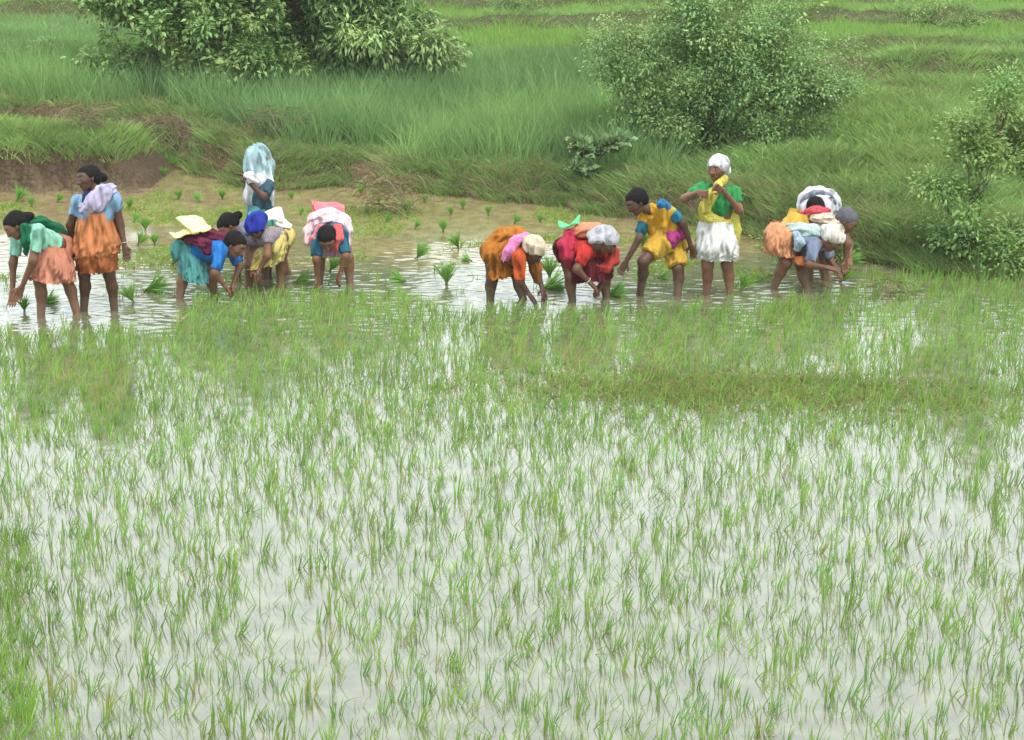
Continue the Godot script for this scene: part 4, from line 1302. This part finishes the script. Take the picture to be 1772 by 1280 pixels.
	# 11 standing in green blouse, white skirt
	person({"label": "woman standing in green blouse, yellow sash and white tucked-up skirt with white head cloth", "base": [1242, 510], "head": [1241, 292, 0.0], "face": [-0.58, -0.03, 0.80], "hair": "none",
		"arm1": [[1214, 326, -0.04], [1184, 344, 0.10], [1207, 333, 0.22]], "arm2": [[1271, 333, 0.0], [1279, 364, 0.10], [1252, 330, 0.22]], "hand1": [0.7, -0.1, 0.3], "hand2": [-0.8, 0.4, 0.1], "hip": [1240, 402, 0.0], "curl": 1.0,
		"leg1": [[1224, 460, 0.06], [1222, 510]], "leg2": [[1258, 460, 0.02], [1263, 510]], "blouse": [0.035, 0.30, 0.085], "sleeve": 0.62, "blouse_to": 0.33, "skin": Color(0.17, 0.075, 0.04),
		"head_cloth": [[0.76, 0.74, 0.82], [[0.0, 0.02, -0.12, 0.0, -0.03, -0.15, 0.06, 0.05], [0.0, -0.05, -0.15, 0.02, -0.11, -0.15, 0.045, 0.03]]],
		"cloths": [["sash", [0.68, 0.60, 0.10], [[1254, 309, 0.06, 0.04], [1244, 320, 0.13, 0.045], [1230, 340, 0.15, 0.055], [1220, 358, 0.12, 0.06], [1215, 376, 0.06, 0.05]], 0.010, 1.8], ["sash", [0.66, 0.64, 0.12, 1], [[1216, 366, 0.07, 0.05], [1228, 376, 0.10, 0.05], [1246, 383, 0.10, 0.038], [1262, 385, 0.06, 0.035]], 0.012], ["sari_end", [0.62, 0.62, 0.10, 1], [[1266, 376, 0.02, 0.06], [1272, 398, 0.03, 0.05], [1275, 420, 0.02, 0.03]], 0.02]],
		"skirts": [["skirt", [0.78, 0.78, 0.77], [[1239, 380, 0.0, 23, 0.135], [1240, 404, 0.0, 33, 0.18], [1240, 428, 0.0, 39, 0.205], [1241, 440, 0.0, 38, 0.19], [1241, 446, 0.0, 36, 0.18]], 15, 0.11]]})
	# 12 peach skirt, white head cloth
	person({"label": "woman bending in peach skirt, pale blue drape, blue-grey blouse and white head cloth", "base": [1370, 500], "head": [1440, 414, 0.16], "face": [0.62, -0.74, 0.25], "up": [0.65, 0.6, 0.1], "hair": "none",
		"arm1": [[1409, 424, 0.18], [1400, 458, 0.28], [1430, 463, 0.24]], "arm2": [[1428, 418, -0.12], [1436, 450, -0.1], [1447, 466, 0.02]], "hip": [1352, 404, -0.10],
		"leg1": [[1360, 455, 0.08], [1338, 500]], "leg2": [[1389, 466, -0.10], [1396, 498]], "blouse": [0.20, 0.25, 0.37], "sleeve": 0.85, "blouse_to": 0.6, "skin": Color(0.14, 0.06, 0.034),
		"head_cloth": [[0.76, 0.72, 0.64], turban],
		"cloths": [["drape", [0.46, 0.64, 0.66, 1], [[1374, 398, -0.02, 0.105], [1390, 398, 0.02, 0.11], [1408, 400, 0.06, 0.095], [1426, 408, 0.08, 0.06]]], ["drape", [0.40, 0.52, 0.62], [[1378, 405, 0.14, 0.05], [1384, 420, 0.18, 0.05], [1378, 432, 0.16, 0.035]], 0.014]],
		"skirts": [["skirt", [0.74, 0.34, 0.17], [[1356, 388, -0.08, 22, 0.15, -12], [1350, 404, -0.04, 27, 0.19, 0], [1348, 422, -0.02, 27, 0.18, 0], [1350, 439, 0.0, 27, 0.18, -6]], 9, 0.15], ["under_cloth", [0.52, 0.17, 0.05], [[1378, 440, 0.05, 10, 0.1], [1392, 454, 0.08, 20, 0.12, 4], [1404, 458, 0.08, 12, 0.08, 8]], 6, 0.1]]})
	# 13 grey haired behind
	person({"label": "grey haired woman stooping behind in yellow skirt, red drape and cream blouse", "base": [1416, 486], "head": [1466, 383, 0.12], "face": [0.66, -0.66, 0.30], "up": [0.6, 0.65, 0.1], "hair": "short", "grey": true,
		"arm1": [[1450, 396, 0.14], [1466, 422, 0.16], [1463, 450, 0.16]], "arm2": [[1452, 390, -0.16], [1470, 424, -0.14], [1470, 448, 0.0]], "hip": [1382, 388, -0.12],
		"leg1": [[1400, 440, 0.05], [1402, 487]], "leg2": [[1426, 444, -0.05], [1428, 485]], "blouse": [0.74, 0.60, 0.46], "sleeve": 0.3, "blouse_to": 0.6,
		"cloths": [["drape", [0.60, 0.07, 0.10], [[1396, 372, -0.06, 0.075], [1412, 366, 0.0, 0.09], [1428, 366, 0.02, 0.06]], 0.014], ["drape", [0.76, 0.62, 0.48], [[1412, 378, 0.06, 0.07], [1432, 378, 0.08, 0.085], [1446, 384, 0.10, 0.07]], 0.016]],
		"skirts": [["skirt", [0.74, 0.46, 0.07], [[1384, 366, -0.08, 19, 0.14, -15], [1380, 384, -0.04, 21, 0.17, 0], [1384, 410, -0.02, 24, 0.18, 0], [1392, 432, 0.0, 24, 0.17, 0]], 8, 0.1]]})
	# 14 farthest, under a white striped cloth
	person({"label": "worker stooping under a domed white cloth with a grey stripe behind the grey haired woman", "base": [1416, 462], "head": [1411, 364, 0.30], "face": [0.05, -0.75, 0.65], "up": [0.0, 0.6, 0.8], "hair": "short",
		"arm1": [[1396, 362, 0.24], [1394, 394, 0.3], [1398, 425, 0.28]], "arm2": [[1430, 360, 0.24], [1434, 394, 0.3], [1430, 425, 0.28]], "hip": [1417, 350, -0.24],
		"leg1": [[1400, 412, -0.1], [1400, 462]], "leg2": [[1434, 412, -0.1], [1436, 462]], "blouse": [0.62, 0.60, 0.66], "sleeve": 0.5,
		"cloths": [["white_cloth", [0.70, 0.70, 0.76], [[1386, 356, 0.0, 0.05], [1392, 346, -0.02, 0.075], [1404, 340, -0.04, 0.09], [1418, 338, -0.04, 0.10], [1432, 342, -0.02, 0.09], [1443, 350, 0.0, 0.07], [1448, 358, 0.0, 0.045]], 0.010, 1.0], ["white_cloth", [0.70, 0.70, 0.76], [[1400, 352, 0.02, 0.11], [1418, 346, 0.04, 0.13], [1436, 354, 0.02, 0.11]], 0.01, 1.0], ["grey_stripe", [0.26, 0.29, 0.36], [[1388, 349, 0.08, 0.03], [1396, 340, 0.09, 0.03], [1408, 334, 0.11, 0.03], [1422, 334, 0.11, 0.03], [1435, 339, 0.09, 0.03], [1444, 351, 0.08, 0.03]], 0.002, 1.0]],
		"skirts": [["skirt", [0.40, 0.42, 0.48], [[1417, 352, -0.22, 24, 0.15], [1417, 380, -0.14, 32, 0.2], [1417, 410, -0.08, 32, 0.2]], 8, 0.08]]})
	# sheets carried on backs
	worn_sheet(330, 395, [342, 514], [[[304, 378, -0.2], [350, 377, -0.3], [366, 391, 0.06], [333, 406, 0.20]], [[293, 403, 0.0], [318, 396, -0.1], [345, 406, 0.14], [305, 408, 0.18]]], [0.78, 0.72, 0.26], "pale yellow plastic sheet folded on the back of the woman in maroon")
	worn_sheet(568, 358, [578, 491], [[[541, 348, -0.30], [595, 357, -0.30], [598, 374, -0.08], [544, 366, -0.08]], [[540, 347, -0.30], [545, 348, -0.28], [547, 368, -0.05], [541, 366, -0.06]]], [0.74, 0.10, 0.13], "red plastic sheet folded on the back of the woman under pink cloth")
	worn_sheet(985, 385, [1020, 518], [[[965, 386, -0.06], [988, 385, -0.10], [988, 392, 0.0], [967, 391, 0.02]], [[984, 386, -0.10], [1006, 376, -0.12], [1000, 386, 0.0], [984, 394, 0.02]]], [0.08, 0.52, 0.20], "bright green plastic sheet tucked at the waist of the woman in red")
	worn_sheet(480, 378, [460, 497], [[[456, 366, -0.25], [487, 362, -0.32], [494, 380, -0.12], [462, 384, 0.02]], [[478, 366, -0.25], [507, 387, -0.30], [500, 398, -0.10], [480, 384, -0.02]]], [0.72, 0.70, 0.60], "crumpled whitish plastic sheet on the back of the woman with the blue head cloth")

# ---------------------------------------------------------------- scene
func _ready() -> void:
	rng.seed = 20240611
	n_big.seed = 1; n_big.frequency = 0.12; n_big.fractal_octaves = 3
	n_mid.seed = 2; n_mid.frequency = 0.55; n_mid.fractal_octaves = 3
	n_fine.seed = 3; n_fine.frequency = 1.0; n_fine.fractal_octaves = 3
	# camera
	var cam := Camera3D.new()
	cam.name = "camera"
	cam.position = Vector3(0, CAM_H, 0)
	cam.basis = cam_basis
	cam.fov = rad_to_deg(2.0 * atan(640.0 / F))
	cam.near = 0.1
	cam.far = 3000.0
	add_child(cam)
	cam.current = true
	# bright even overcast
	var env := Environment.new()
	env.background_mode = Environment.BG_SKY
	var sky := Sky.new()
	var sm := ProceduralSkyMaterial.new()
	sm.sky_top_color = Color(0.92, 0.955, 0.985)
	sm.sky_horizon_color = Color(0.955, 0.975, 0.985)
	sm.ground_horizon_color = Color(0.55, 0.56, 0.5)
	sm.ground_bottom_color = Color(0.3, 0.33, 0.25)
	sm.sky_curve = 0.2
	sm.sun_angle_max = 0.5
	sm.energy_multiplier = 1.25
	sky.sky_material = sm
	env.sky = sky
	env.tonemap_mode = Environment.TONE_MAPPER_LINEAR
	env.tonemap_exposure = 1.85
	env.fog_enabled = true
	env.fog_density = 0.0006
	env.fog_light_color = Color(0.93, 0.97, 0.95)
	env.sdfgi_enabled = true
	env.ssao_enabled = true
	env.ssil_enabled = true
	var we := WorldEnvironment.new()
	we.name = "environment"
	we.environment = env
	add_child(we)
	var sun := DirectionalLight3D.new()
	sun.name = "sun"
	sun.light_energy = 0.45
	sun.light_angular_distance = 14.0
	sun.light_color = Color(1.0, 0.97, 0.92)
	sun.shadow_enabled = true
	sun.rotation_degrees = Vector3(-62, 28, 0)
	add_child(sun)
	# setting
	make_materials()
	set_toe()
	build_ground()
	build_water()
	build_slope()
	build_bushes()
	dry_clump(668, 312, 0.95, "large brown withered grass clump hanging over the mud bank behind the woman under pink cloth")
	dry_clump(478, 270, 0.8, "withered brown grass on the bank just past the woman in the pale shawl")
	dry_clump(160, 232, 0.7, "withered brown grass on the bank behind the earth spur")
	dry_clump(1545, 452, 0.5, "small withered grass clump at the water edge beside the slender shrub")
	build_people()
	build_bundles()
	build_rice()
